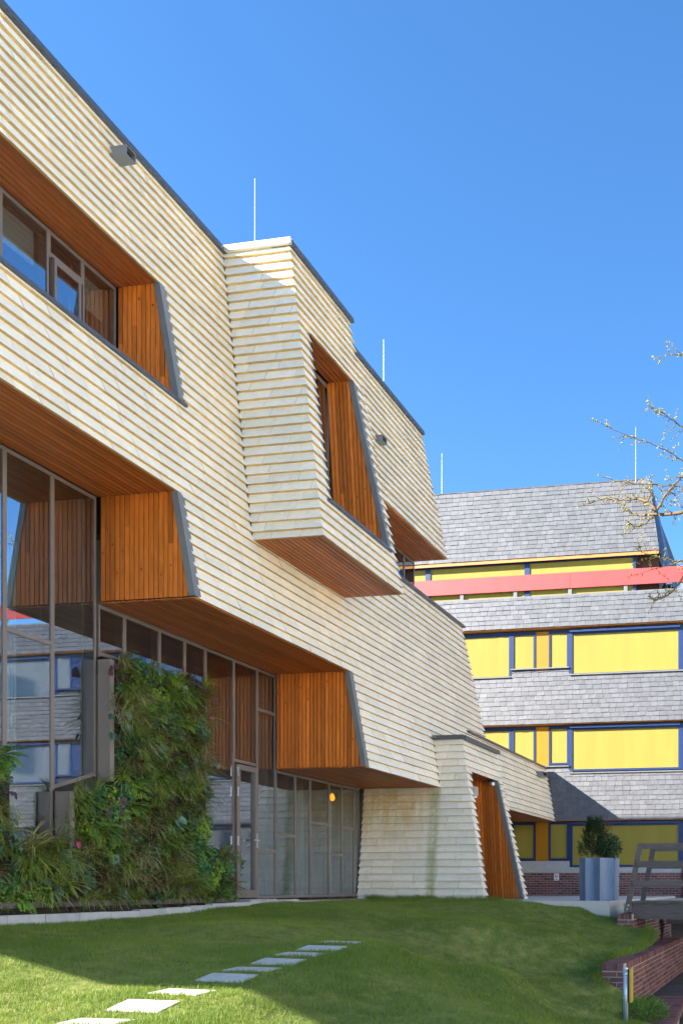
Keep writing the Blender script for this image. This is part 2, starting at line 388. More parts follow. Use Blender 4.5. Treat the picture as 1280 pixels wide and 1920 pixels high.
shingle_face(planeY(20.69 + .11 * 6.88, -.11, 1), [(4.06, 6.86, lambda z: -9.3, lambda z: -7.127 - K * z)], endR=True, seed=5)
shingle_face(planeY(26.27 + .06 * 4.0, -.06, 1), [(2.31, 3.98, lambda z: -8.3, lambda z: -7.127 - K * z)], endR=True, seed=6)
# bay
XB = -5.97
bayF = planeX(XB); bayR = lambda z: 14.48 - .055 * (z - 5.52)
bwl = lambda z: 12.55 - .1 * (9.13 - z); bwr = lambda z: 13.98 + .1 * (9.13 - z)
shingle_face(planeY(11.855 - .116 * 5.573, .116), [(5.53, 10.40, lambda z: -7.127 - K * z - .0, lambda z: XB - K * z)], endR=True, seed=7)
shingle_face(bayF, [(9.13, 10.40, bayL, bayR), (6.25, 9.13, bayL, bwl), (6.25, 9.13, bwr, bayR), (5.53, 6.25, bayL, bayR)], endL=True, endR=True, seed=8)
shingle_face(planeY(14.48 + .055 * 5.52, -.055, 1), [(5.53, 10.40, lambda z: -9.2, lambda z: XB - K * z)], endR=True, seed=9)
# upper far volume
XC = -6.37
cEnd = lambda z: 18.1 + .09 * (10.48 - z)
shingle_face(planeX(XC), [(7.66, 10.43, C(14.2), cEnd)], endR=True, seed=10)
shingle_face(planeY(18.1 + .09 * 10.48, -.09, 1), [(7.66, 10.43, lambda z: -9.2, lambda z: XC - K * z)], endR=True, seed=11)
# porch
XP = -6.48; pF = planeX(XP)
pR = lambda z: 19.66 + .13 * (3.44 - z)
dl_ = lambda z: 17.72 - .13 * (2.76 - z); dr_ = lambda z: 19.47 + .125 * (2.76 - z)
shingle_face(planeY(17.43 - .116 * 2.4, .116), [(2.39, 3.44, lambda z: -7.127 - K * z, lambda z: XP - K * z), (-.25, 2.39, lambda z: -9.33, lambda z: XP - K * z)], endR=True, seed=12)
shingle_face(pF, [(2.76, 3.44, pL, pR), (-.1, 2.76, pL, dl_), (-.1, 2.76, dr_, pR)], endL=True, endR=True, seed=13)
shingle_face(planeY(19.66 + .13 * 3.44, -.13, 1), [(-.1, 3.44, lambda z: -8.9, lambda z: XP - K * z)], endR=True, seed=14)
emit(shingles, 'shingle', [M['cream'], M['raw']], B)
print('shingles', len(shingles))

# solid wall behind the boards
wb = MB()
def regslab(P, regs, d0=-.032, d1=-.16):
    for za, zb, L, Rr in regs: slab(wb, P, [(L(za), za), (Rr(za), za), (Rr(zb), zb), (L(zb), zb)], d0, d1)
regslab(Afac, [(8.675, 10.3, C(AL), bayL), (6.98, 8.674, C(10.72), bayL), (5.56, 6.979, C(AL), bayL), (5.56, 6.85, C(13.9), lambda z: dEnd(z) - .04), (4.13, 5.559, C(10.33), lambda z: dEnd(z) - .04), (4.02, 4.129, C(14.3), lambda z: dEnd(z) - .04), (2.4, 4.019, C(14.32), lambda z: wEnd(z) - .04)])
regslab(planeY(11.855 - .116 * 5.573, .116), [(5.56, 10.3, lambda z: -9.3, lambda z: XB - K * z - .05)])
regslab(bayF, [(9.14, 10.3, lambda z: bayL(z) + .05, lambda z: bayR(z) - .05), (6.24, 9.139, lambda z: bayL(z) + .05, bwl), (6.24, 9.139, lambda z: bwr(z) + .03, lambda z: bayR(z) - .05), (5.56, 6.239, lambda z: bayL(z) + .05, lambda z: bayR(z) - .05)])
regslab(planeY(14.48 + .055 * 5.52, -.055, 1), [(5.56, 10.3, lambda z: -9.3, lambda z: XB - K * z - .05)])
regslab(planeX(XC), [(7.69, 10.3, C(14.2), lambda z: cEnd(z) - .05)])
regslab(planeY(18.1 + .09 * 10.48, -.09, 1), [(7.69, 10.3, lambda z: -20, lambda z: XC - K * z - .05)])
regslab(planeY(20.69 + .11 * 6.88, -.11, 1), [(4.06, 6.8, lambda z: -20, lambda z: -7.127 - K * z - .05)])
regslab(planeY(17.43 - .116 * 2.4, .116), [(-.3, 3.4, lambda z: -9.6, lambda z: XP - K * z - .05)])
regslab(pF, [(2.78, 3.4, lambda z: pL(z) + .05, lambda z: pR(z) - .05), (-.1, 2.779, lambda z: pL(z) + .05, dl_), (-.1, 2.779, lambda z: dr_(z) + .03, lambda z: pR(z) - .05)])
regslab(planeY(19.66 + .13 * 3.44, -.13, 1), [(-.1, 3.4, lambda z: -9, lambda z: XP - K * z - .05)])
wb.build('wall', M['backing'], B)

# roofs, back and end walls (close the volumes)
rf = MB()
rf.box(-20, -9.16, AL, 18.0, 10.22, 10.34); rf.box(-9.3, -7.95, 12.5, 14.2, 10.26, 10.36); rf.box(-9.3, -8.36, 14.2, 18.05, 10.3, 10.38)
rf.box(-20, -8.45, 14.0, 20.6, 6.68, 6.80); rf.box(-9.5, -7.9, 19.7, 26.2, 3.85, 3.93); rf.box(-9.3, -7.2, 17.6, 19.6, 3.3, 3.38)
rf.box(-20.2, -20, AL, 20.7, -.3, 10.34); rf.box(-20, -9.12, AL - .2, AL, 5.5, 10.2); rf.box(-20, -9.4, 6.3, 6.4, -.6, 5.6); rf.box(-20, -8.9, AL, 6.4, 5.58, 5.75); rf.box(-9.6, -9.4, 17.3, 26.2, -.1, 3.85)
rf.box(-20, -9.45, 20.5, 20.7, -.1, 4.06)
rf.build('roof', M['conc'], B)
# copings
cp = MB()
def coping(P, s0, s1, z, h=.07, out=.07, mi=0, inn=-.3):
    slab(cp, P, [(s0, z), (s1, z), (s1, z + h), (s0, z + h)], out, inn, mi)
coping(Afac, AL - .05, 12.43, 10.40, .085); coping(bayF, 12.40, 14.30, 10.402, .085); coping(planeX(XC), 14.31, 18.16, 10.432, .08)
coping(planeY(18.1 + .09 * 10.48, -.09, 1), -20, -8.28, 10.434, .078, .07); coping(Afac, 14.3, 20.78, 6.862, .06); coping(Afac, 19.7, 26.32, 3.982, .055)  # the far end coping is added to shade the slate building's ground-floor window
coping(pF, 17.55, 19.74, 3.442, .085, .09); coping(planeY(17.43 - .116 * 2.4, .116), -7.80, -7.06, 3.443, .082, .09)
cp.build('coping', M['coping'], B)
cp = MB(); coping(planeY(11.855 - .116 * 5.573, .116), -9.06, -7.86, 10.403, .10, .07)
cp.build('stone_coping', M['pale'], B)

# ---- cedar boards of the recess jambs and soffits
def jamb(x0, zb, zt, yfn, edge, gname='jamb_board', wdt=.073, trim_w=.085, seed=0, xz=None):
    """boards facing the camera in the plane Y=yfn(z); edge(z) = X of the slanted outer edge"""
    rr = random.Random(seed); x = x0
    slope = (edge(zt) - edge(zb)) / (zt - zb)   # dX/dZ (negative)
    P = lambda s, z, d: (s, yfn(z) - d, z)
    xm = max(edge(zb), edge(zt))
    n = 0
    while x < xm - .03:
        a, b = x + .006, min(x + wdt - .008, xm)
        poly = [(a, zb), (b, zb), (b, zt), (a, zt)]
        if xz: poly = clip(poly, *xz)
        poly = clip(poly, 1, -slope, edge(zb) - slope * zb - trim_w * .45)
        if len(poly) > 2:
            segs = [poly]
            if rr.random() < .3 and zt - zb > 1:
                zc = rr.uniform(zb + .3, zt - .3); segs = [clip(poly, 0, 1, zc - .001), clip(poly, 0, -1, -zc - .001)]
            for q in segs:
                if len(q) < 3: continue
                d = rr.uniform(.0, .004)
                mb = MB(); slab(mb, P, q, .012 + d, -.006, 0, rr.random())
                if rr.random() < .5:
                    kz = rr.uniform(zb + .1, zt - .1); kx = (a + b) / 2
                    if all(True for _ in (1,)) and kx < edge(kz) - trim_w and q is segs[0]:
                        rad = rr.uniform(.007, .014)
                        ks = [(kx + rad * math.cos(t * math.pi / 4), kz + 1.4 * rad * math.sin(t * math.pi / 4)) for t in range(8)]
                        if min(p[1] for p in q) < kz - .03 and max(p[1] for p in q) > kz + .03: mb.quad([P(u, v, .0135 + d) for u, v in ks], 1)
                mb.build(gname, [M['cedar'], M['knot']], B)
        x += wdt
    bk = MB(); slab(bk, P, [(x0, zb + .002), (edge(zb) - .05, zb + .002), (edge(zt) - .05, zt - .002), (x0, zt - .002)], -.01, -.09)
    bk.build('jamb_backing', M['gap'], B)
    tr = MB(); slab(tr, P, [(edge(zb) - trim_w, zb), (edge(zb) + .012, zb), (edge(zt) + .012, zt), (edge(zt) - trim_w, zt)], .022, -.10)
    tr.build('edge_trim', M['trim'], B)
AX = lambda z: -7.127 - K * z
jamb(-9.31, 4.135, 5.548, C(10.26), AX, seed=1)
jamb(-9.31, 2.405, 4.108, C(14.23), AX, seed=2)
jamb(-9.38, 6.98, 8.668, C(10.64), AX, seed=3)
jamb(-8.15, 6.25, 9.128, lambda z: 13.94 + .1 * (9.13 - z), lambda z: XB - K * z, seed=4)
jamb(-8.4, -.03, 2.758, lambda z: 19.41 + .125 * (2.76 - z), lambda z: XP - K * z, seed=5)
def soffit(z, x0, x1, y0, y1, y1fn=None, wdt=.085, seed=0, name='soffit_board', m='soffit', drop=0):
    rr = random.Random(seed); x = x1
    while x > x0 + .02:
        a, b = max(x - wdt + .015, x0), x
        cuts = [y0]; c = y0 + rr.uniform(.8, 3)
        while c < y1 - .4: cuts.append(c); c += rr.uniform(2.4, 3.6)
        cuts.append(y1)
        for p, q in zip(cuts[:-1], cuts[1:]):
            mb = MB(); mb.box(a, b, p + .001, q - .001, z, z + .018, 0, rr.random()); mb.build(name, M[m], B)
        x -= wdt
    mb = MB(); mb.box(x0, x1 - .1, y0 + .1, y1 - .02, z + .02, z + .14); mb.build('soffit_backing', M['gap'], B)
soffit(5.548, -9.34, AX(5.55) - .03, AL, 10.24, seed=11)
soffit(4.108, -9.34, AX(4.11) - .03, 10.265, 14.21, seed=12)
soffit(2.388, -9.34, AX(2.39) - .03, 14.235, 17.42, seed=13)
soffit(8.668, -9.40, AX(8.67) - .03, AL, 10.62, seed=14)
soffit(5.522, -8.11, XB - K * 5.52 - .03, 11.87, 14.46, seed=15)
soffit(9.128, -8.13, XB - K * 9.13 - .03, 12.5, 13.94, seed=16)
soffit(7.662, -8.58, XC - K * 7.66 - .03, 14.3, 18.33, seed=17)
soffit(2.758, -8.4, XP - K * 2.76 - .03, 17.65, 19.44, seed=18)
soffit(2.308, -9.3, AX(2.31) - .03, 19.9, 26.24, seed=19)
# sills of the recessed windows
ss = MB(); slab(ss, Afac, [(AL, 6.945), (10.72, 6.945), (10.72, 6.988), (AL, 6.988)], .06, -1.0); ss.build('window_sill', M['coping'], B)
ss = MB(); slab(ss, bayF, [(12.2, 6.205), (14.26, 6.205), (14.26, 6.248), (12.2, 6.248)], .06, -1.0); ss.build('window_sill', M['coping'], B)
# thin metal edging on the left side of two openings
ss = MB(); slab(ss, bayF, [(bwl(6.25) - .01, 6.25), (bwl(6.25) + .02, 6.25), (bwl(9.13) + .02, 9.13), (bwl(9.13) - .01, 9.13)], .0, -.9); ss.build('edge_trim', M['trim'], B)
ss = MB(); slab(ss, pF, [(dl_(-.1) - .01, -.1), (dl_(-.1) + .02, -.1), (dl_(2.75) + .02, 2.75), (dl_(2.75) - .01, 2.75)], .0, -.5); ss.build('edge_trim', M['trim'], B)

# ---- glazing
def window(X, yl, yr, zl, zr, zt, trans=(), mw=.05, dep=.12, name='window', gm='glass'):
    """pane and frame in the plane X; sloping bottom from zl to zr"""
    mb = MB(); h = mw / 2
    def q(poly, o, i): mb.hexa([(X + o, s, z) for s, z in poly], [(X + i, s, z) for s, z in poly])
    q([(yl, zl - .02), (yl + h, zl - .02), (yl + h, zt), (yl, zt)], .014, -dep)
    q([(yr - h, zr - .02), (yr - .001, zr - .02), (yr - .001, zt), (yr - h, zt)], .0135, -dep)
    q([(yl + h, zt - mw), (yr - h, zt - mw), (yr - h, zt - .002), (yl + h, zt - .002)], .011, -dep)
    q([(yl + h, zl), (yr - h, zr), (yr - h, zr + mw), (yl + h, zl + mw)], .016, -dep)
    for t in trans:
        q([(yl + h, t - mw * .5), (yr - h, t - mw * .5), (yr - h, t + mw * .5), (yl + h, t + mw * .5)], .012, -dep)
    w_ = mb.build(name, M['mull'], B)
    lv = sorted([None] + list(trans), key=lambda v: -1e9 if v is None else v)
    edges = [None] + sorted(trans) + [None]
    for k in range(len(edges) - 1):
        b_ = (zl + mw, zr + mw) if k == 0 else (edges[k] + h, edges[k] + h)
        t_ = zt - mw if k == len(edges) - 2 else edges[k + 1] - h
        p = MB(); po = [(yl + h, b_[0]), (yr - h, b_[1]), (yr - h, t_), (yl + h, t_)]
        j = R.uniform(-.0015, .0015)
        p.hexa([(X + j * (1 if s == yl + h else -1), s, z) for s, z in po], [(X - .016, s, z) for s, z in po])
        o = p.build('pane', M[gm], w_)
    return w_
GX = -9.35
for (yl, yr, zl, zr, tr) in [(6.4, 7.75, .2, .2, (3.35,)), (7.75, 8.85, .25, .55, ()), (8.85, 9.515, .56, .83, (3.35,)), (9.515, 10.2, 1.51, 1.75, ())]:
    window(GX, yl, yr, zl, zr, 5.53, tr)
for (yl, yr, z, tr) in [(10.24, 10.70, 3.4, ()), (10.70, 11.37, 3.4, ()), (11.37, 11.9, 3.4, ()), (11.9, 12.37, 3.4, ()), (12.37, 13.07, .04, ()), (13.70, 14.235, .04, (.89, 3.375))]:
    window(GX, yl, yr, z, z, 4.095, tr)
window(GX, 13.07, 13.70, 2.36, 2.36, 4.095)
for (yl, yr, tr) in [(14.245, 14.864, (1.206,)), (14.864, 15.367, ()), (15.367, 16.04, (1.503,)), (16.04, 16.535, (.906,)), (16.535, 17.036, (1.486,))]:
    window(GX, yl, yr, .04, .04, 2.375, tr)
window(GX, 17.036, 17.25, .04, .04, 2.375)
# door leaf
db = MB()
db.box(GX - .05, GX + .05, 13.10, 13.19, .06, 2.33); db.box(GX - .05, GX + .05, 13.59, 13.67, .06, 2.33)
db.box(GX - .05, GX + .049, 13.19, 13.59, 2.24, 2.33); db.box(GX - .05, GX + .049, 13.19, 13.59, .06, .19)
dr = db.build('door', M['mull'], B)
p = MB(); p.box(GX - .012, GX + .004, 13.19, 13.59, .19, 2.24); p.build('pane', M['glass'], dr)
hb = MB(); hb.box(GX + .05, GX + .062, 13.615, 13.65, .93, 1.18); hb.bar((GX + .056, 13.632, 1.06), (GX + .11, 13.632, 1.06), .02, .02); hb.bar((GX + .10, 13.64, 1.06), (GX + .10, 13.50, 1.06), .018, .022, (0, 0, 1))
hb.build('handle', M['steel'], dr)
for z in (.95, 1.78, 2.12):
    hb = MB(); hb.box(GX + .05, GX + .075, 13.10, 13.125, z, z + .16); hb.build('hinge', M['steel'], dr)
th = MB(); th.box(GX - .1, GX + .35, 13.02, 13.75, -.06, .035); th.build('threshold', M['conc'], B)
# slanting dark post between the last pane and the shingle wall
po = MB(); po.hexa([(GX + .03, 17.25, .03), (GX + .03, 17.20, .03), (GX + .03, 17.28, 2.37), (GX + .03, 17.42, 2.37)], [(GX - .1, 17.25, .03), (GX - .1, 17.20, .03), (GX - .1, 17.28, 2.37), (GX - .1, 17.42, 2.37)])
po.build('corner_post', M['black'], B)
# beige closing panels beside the stepped glazing
for (y, za, zb_, xo) in ((9.53, .72, 1.47, -9.12), (10.205, 1.68, 3.33, -9.15)):
    pn = MB(); pn.box(GX + .03, xo, y, y + .05, za, zb_); pn.box(xo + .002, xo + .03, y - .012, y + .06, za, zb_)
    pn.build('side_panel', M['mull'], B)
# strip window 1 : upper floor
G1 = -9.42
for (yl, yr, tr, z) in [(3.3, 4.4, (), 7.0), (4.4, 5.6, (), 7.0), (5.6, 6.8, (), 7.0), (6.8, 7.9, (), 7.0), (7.9, 8.86, (), 7.0), (8.86, 9.53, (), 7.0), (10.055, 10.62, (), 7.0)]:
    window(G1, yl, yr, z, z, 8.66, tr)
window(G1, 9.53, 10.055, 8.33, 8.33, 8.66)
cw = window(G1 + .03, 9.585, 10.0, 7.03, 7.03, 8.33, name='casement_window', mw=.07)
# bay window, far upper window
window(-8.17, 12.3, 13.05, 6.24, 6.24, 9.12); window(-8.17, 13.05, 14.0, 6.24, 6.24, 9.12, mw=.07)
for yl, yr in ((14.4, 15.4), (15.4, 16.4), (16.4, 17.35), (17.35, 17.85), (17.85, 18.36)): window(-8.6, yl, yr, 6.85, 6.85, 7.66, name='window')
pn = MB(); pn.box(-12, -8.62, 18.34, 18.40, 6.85, 7.66); pn.build('side_panel', M['coping'], B)
# rooms behind the glass
rm = MB()
def room(x0, x1, y0, y1, z0, z1):
    t = .05
    rm.box(x0 - t, x0, y0, y1, z0, z1, 0); rm.box(x0, x1, y0 - t, y0, z0, z1, 0); rm.box(x0, x1, y1, y1 + t, z0, z1, 0)
    rm.box(x0, x1, y0, y1, z0 - t, z0, 1); rm.box(x0, x1, y0, y1, z1, z1 + t, 0)
room(-12.4, -9.5, 6.5, 10.15, 0, 5.5); room(-12.4, -9.5, 10.22, 14.18, 0.001, 4.06); room(-11.8, -9.5, 14.25, 17.2, 0.002, 2.36)
room(-12.2, -9.56, 3.4, 10.6, 6.95, 8.72); room(-10.2, -8.3, 12.45, 14.05, 6.2, 9.15); room(-11, -8.74, 14.4, 18.3, 6.86, 7.66)
rm.build('room', [M['inner'], M['floor']], B)
# scuppers
def scupper(x, y, z, w_, h, l, nm='rain_spout'):
    mb = MB(); t = .012
    mb.box(x - l, x + l, y, y + w_, z, z + t); mb.box(x - l, x + l, y, y + w_, z + h - t, z + h); mb.box(x - l, x + l - .001, y, y + t, z + t, z + h - t); mb.box(x - l, x + l - .001, y + w_ - t, y + w_, z + t, z + h - t)
    o = mb.build(nm, M['trim'], B)
    d = MB(); d.box(x - l, x + l - .06, y + t, y + w_ - t, z + t, z + h - t); d.build('spout_inside', M['gap'], o)
scupper(-8.93, 10.05, 9.97, .17, .13, .18); scupper(-8.03, 15.45, 8.88, .18, .12, .15); scupper(-7.72, 25.1, 3.62, .5, .13, .14)
# lightning rods
for (x, y, z0, z1) in ((-9.2, 13.43, 10.3, 12.47), (-8.8, 17.3, 10.3, 12.1)):
    mb = MB(); mb.tube([(x, y, z0), (x, y, z1)], [.007, .004], 6); mb.build('lightning_rod', M['rod'], B)
# plinth, and an added screen out of view, slanted to shape the lawn shadow
sw = MB(); sw.box(-20, -9.0, 6.4, 17.3, -1.3, -.16); sw.build('plinth', M['conc'], B)
sw = MB(); e_ = [(-7.4, 2.0), (-8.7, 2.55), (-10, 3.1), (-11.2, 3.05), (-13.6, 3.7), (-20, 4.2), (-20, 5.5), (-8.15, 5.5)]
sw.hexa([(x, 3.0, z) for x, z in e_], [(x, 3.18, z) for x, z in e_]); sw.build('lawn_shadow_screen', M['cream'], B)

# ------------------------------------------------------------------ slate building
S = thing('slate_clad_building', 'slate-hung building with yellow window screens, blue frames and a red terrace railing', 'building', (-6, 26.6, -.2))
WY = 26.5; PITCH = 3.06
XR = 12.5; XLft = -13.0
slates = []
def slate_band(z0, z1fn, Yb, k, x0, x1, seed, rowh=.155, wdt=.25, xr=None):
    rr = random.Random(seed); z = z0; row = 0
    P = lambda s, zz, d: (s, Yb + k * (zz - z0) - d, zz)
    zmax = max(z1fn(x0 + .3), z1fn(-8), z1fn(x1 - .3))
    while z < zmax - .02:
        x = x0 - rr.random() * wdt - (row % 2) * .1
        while x < x1:
            w_ = wdt * rr.uniform(.8, 1.22); a, b = max(x, x0), min(x + w_, x1)
            zt = min(z + rowh + .02, z1fn((a + b) / 2))
            if xr: b = min(b, xr(z))
            if b - a > .03 and zt - z > .02:
                j = rr.uniform(-.006, .003); dz = rr.uniform(-.008, .006) if row else 0
                d0, d1 = .019 + j, .004
                t0, t1 = rr.uniform(0, .007), rr.uniform(0, .007)
                bt = min(b, xr(zt)) if xr else b
                fr = [P(a + .003, z + dz, d0 + t0), P(b - .003, z + dz + rr.uniform(-.006, .006), d0 + t1), P(bt - .003, zt, d1), P(a + .003, zt, d1)]
                bk = [(p[0], p[1] + .012, p[2]) for p in fr]
                slates.append((seen_area(fr), fr, bk, rr.random(), None))
            x += w_
        z += rowh; row += 1
    return P
sb = MB()
stepf = lambda base, up: (lambda x: up if -9.07 < x < -7.13 else base)
bands = []
for f in range(3):
    z0 = 2.35 + 3.08 * f
    base = (3.84, 6.98, 9.53)[f]; up = (4.07, 7.22, 9.53)[f]
    yb = 26.28
    slate_band(z0, stepf(base, up), yb, .115, XLft if f else -9.3, XR, 30 + f)
    for xa, xb, zt in ((XLft, -9.07, base), (-9.07, -7.13, up), (-7.13, XR, base)):
        sb.hexa([(xa, yb + .02, z0 + .012), (xb, yb + .02, z0 + .012), (xb, yb + .02 + .115 * (zt - z0), zt), (xa, yb + .02 + .115 * (zt - z0), zt)],
                [(xa, yb + .24, z0 + .012), (xb, yb + .24, z0 + .012), (xb, yb + .24 + .0 * (zt - z0), zt), (xa, yb + .24, zt)])
# roof
RZ0, RZ1, RY = 10.82, 13.33, 26.45
rk = .2; rrt = lambda z: -4.22 - .165 * (z - RZ0)
slate_band(RZ0, lambda x: RZ1, RY, rk, XLft, -4.0, 40, xr=rrt)
sb.hexa([(XLft, RY + .02, RZ0 + .01), (rrt(RZ0) - .03, RY + .02, RZ0 + .01), (rrt(RZ1) - .03, RY + .02 + rk * (RZ1 - RZ0), RZ1), (XLft, RY + .02 + rk * (RZ1 - RZ0), RZ1)],
        [(XLft, RY + .62, RZ0 + .01), (rrt(RZ0) - .03, RY + .62, RZ0 + .01), (rrt(RZ1) - .03, RY + .62, RZ1), (XLft, RY + .62, RZ1)])
sb.box(XLft, XR, 26.53, 36, -.3, 9.4); sb.box(XLft, -5.0, 26.69, 36, 9.4, 11.3); sb.box(XLft, -4.7, 26.95, 34, 11.3, 13.1)
sb.build('wall', M['slateb'], S)
emit(slates, 'slate_tile', M['slate'], S)
print('slates', len(slates))
# right gable slope of the roof (ribbed): slate with its blue shade painted in
gs = MB()
for i in range(22):
    t0, t1 = i / 22, (i + .72) / 22
    def gp(t, u, d): # t across depth, u from ridge 0 to foot 1
        top = Vector((-4.62, 26.90 + .1 * t, 13.32)); foot = Vector((-3.92, 26.95 + 1.9 * t, 9.9))
        p = top.lerp(foot, u); return (p.x + d, p.y, p.z)
    gs.hexa([gp(t0, 0, .03), gp(t1, 0, .03), gp(t1, 1, .03), gp(t0, 1, .03)], [gp(t0, 0, -.01), gp(t1, 0, -.01), gp(t1, 1, -.01), gp(t0, 1, -.01)])
gs.hexa([gp(0, 0, 0), gp(1, 0, 0), gp(1, 1, 0), gp(0, 1, 0)], [gp(0, 0, -.15), gp(1, 0, -.15), gp(1, 1, -.15), gp(0, 1, -.15)])
gs.build('gable_slope', mat('shaded_slate_blue', (.07, .13, .25), .45, var=.1, spec=.5), S)
# ridge cap, flashings, eave boards
rc = MB(); rc.box(XLft, -4.6, 26.95, 27.1, 13.315, 13.345); rc.build('ridge_cap', M['slateb'], S)
fl = MB()
for f in range(3):
    base = (3.84, 6.98, 9.53)[f]; up = (4.07, 7.22, 9.53)[f]
    for xa, xb, zt in ((XLft if f else -9.0, -9.07, base), (-9.066, -7.134, up), (-7.13, XR, base)): fl.box(xa, xb, 26.40, 26.50 if f < 2 else 26.56, zt, zt + .035)
fl.build('flashing', M['lead'], S)
ev = MB()
for i in range(4): ev.box(XLft, -4.25, 26.475 + i * .045, 26.515 + i * .045, 10.80, 10.818, 0, R.random())
for f in range(3): ev.box(XLft if f else -9.0, XR, 26.30, 26.50, 2.325 + 3.08 * f, 2.348 + 3.08 * f, 0, R.random())
ev.box(XLft, -4.25, 26.455, 26.472, 10.71, 10.815, 0, .8)
ev.build('eave_boards', M['eave'], S)
rk_ = MB()
for i in range(18): rk_.hexa([(-5.02, 26.92 + i * .11, 9.56), (-5.02, 27.02 + i * .11, 9.56), (-4.35, 27.02 + i * .11, 10.8), (-4.35, 26.92 + i * .11, 10.8)], [(-5.1, 26.92 + i * .11, 9.56), (-5.1, 27.02 + i * .11, 9.56), (-4.43, 27.02 + i * .11, 10.8), (-4.43, 26.92 + i * .11, 10.8)], 0, R.random())
rk_.build('gable_boards', M['dkwood'], S)
rk_ = MB(); rk_.box(-5.0, -4.3, 26.9, 26.93, 9.56, 10.8); rk_.build('gable_wall', M['dkwood'], S)
# windows
def swin(x0, x1, z0, z1, Y=WY, fr=.06, screen='yellow', ft=None, fb=None):
    ft = fr if ft is None else ft; fb = fr if fb is None else fb
    mb = MB()
    mb.box(x0, x0 + fr, Y - .05, Y + .05, z0, z1); mb.box(x1 - fr, x1, Y - .05, Y + .05, z0, z1)
    mb.box(x0 + fr, x1 - fr, Y - .048, Y + .05, z1 - ft, z1); mb.box(x0 + fr, x1 - fr, Y - .048, Y + .05, z0, z0 + fb)
    wi = mb.build('window', M['blue'], S)
    s = MB(); s.box(x0 + fr, x1 - fr, Y - .02, Y + .02, z0 + fb, z1 - ft); s.build('screen' if x0 < -3.6 else 'pane', M[screen] if x0 < -3.6 else M['glassd'], wi)
    return wi
mods = [(-10.66, True), (-3.46, True), (3.74, True), (10.94, False)]
for f in range(3):
    zb = 3.06 * f
    for mx, full in [(-9.05 - 7.2, 0), (-9.05, 1), (-9.05 + 7.2, 1), (-9.05 + 14.4, 1)]:
        if f == 0 and mx < -10: continue
        if mx < -10:
            continue
        top = 2.30 + zb
        if f or mx > -9:
            swin(mx - 1.645 if mx > -9 else mx - 3.4, mx + .0, .855 + zb, top, fr=.09, fb=.06)
        swin(mx + .005, mx + .80, 1.08 + zb, top - .015, fr=.07)
        o = MB(); o.box(mx + .805, mx + 1.235, WY - .03, WY + .03, 1.06 + zb, top); o.build('orange_panel' if mx < -5 else 'blue_panel', M['orange'] if mx < -5 else M['blue'], S)
        swin(mx + 1.24, mx + 1.90, 1.08 + zb, top - .015, fr=.06)
        swin(mx + 1.90, mx + 5.55, .855 + zb, top - .01, fr=.12, fb=.065)
        h = MB(); h.box(mx + 1.95, mx + 5.5, WY - .13, WY - .052, top - .075, top - .005); h.build('blind_box', M['blue'], S)
# top floor
TY = 26.66
for x0, x1 in ((-12.6, -11.98), (-11.98, -8.58), (-8.58, -5.0)): swin(x0, x1, 9.55, 10.80, TY, fr=.09, ft=.10)
# red railing on posts
rl = MB()
for x0, x1 in ((-12.9, -7.13), (-7.12, -1.4), (-1.39, 4.3), (4.31, 10)): 
    o = MB(); o.box(x0, x1, 26.515, 26.545, 9.80, 10.30); o.build('rail_panel', M['red'], S)
for i in range(13):
    x = -12.66 + i * 1.82
    o = MB(); o.box(x, x + .12, 26.547, 26.59, 9.565, 10.2); o.build('rail_post', M['lead'], S)
# base
bz = MB(); bz.box(-9.2, -7.12, 26.43, 26.53, .68, 1.055); bz.box(-7.118, XR, 26.44, 26.53, .68, .85); bz.build('concrete_band', M['conc'], S)
def bricks(name, parent, x0, x1, y, z0, z1, axis='x', face=-1, depth=.06, bl=.225, bh=.076, limit=300, joint=.014, seed=0, header=False, coll=None):
    """courses on a wall face; axis x: runs along X at Y=y; axis y: runs along Y at X=y"""
    rr = random.Random(seed); out = [] if coll is None else coll; z = z1 - bh; row = 0
    while z > z0 - bh * .5:
        s = x0 - (row % 2) * bl / 2
        while s < x1 - .01:
            a, b = max(s, x0), min(s + bl - joint, x1)
            if b - a > .015:
                j = rr.uniform(-.003, .003); zz = z + bh - joint
                if axis == 'x': fr = [(a, y + face * (.004) + j, z), (b, y + face * .004 + j, z), (b, y + face * .004 + j, zz), (a, y + face * .004 + j, zz)]; bk = [(p[0], p[1] - face * depth, p[2]) for p in fr]
                else: fr = [(y + face * .004 + j, a, z), (y + face * .004 + j, b, z), (y + face * .004 + j, b, zz), (y + face * .004 + j, a, zz)]; bk = [(p[0] - face * depth, p[1], p[2]) for p in fr]
                out.append((seen_area(fr), fr, bk, rr.random(), None))
            s += bl
        z -= bh; row += 1
    if coll is None: emit(out, name, M['brick'], parent, limit)
bricks('brick', S, -9.1, 0, 26.46, -.2, .675, seed=50)
bz = MB(); bz.box(-9.1, XR, 26.465, 26.529, -.3, .68); bz.build('brick_mortar', M['mortar'], S)
o = MB(); o.box(-3.5, -3.3, 26.40, 26.455, -.12, .80); o.build('drain_pipe', mat('dark_red', (.09, .018, .02), .5), S)
for (x, y, z0, z1) in ((-11.66, 27.0, 13.1, 14.72), (-5.06, 26.9, 13.2, 14.99)):
    mb = MB(); mb.tube([(x, y, z0), (x, y, z1)], [.009, .005], 6); mb.build('lightning_rod', M['rod'], S)
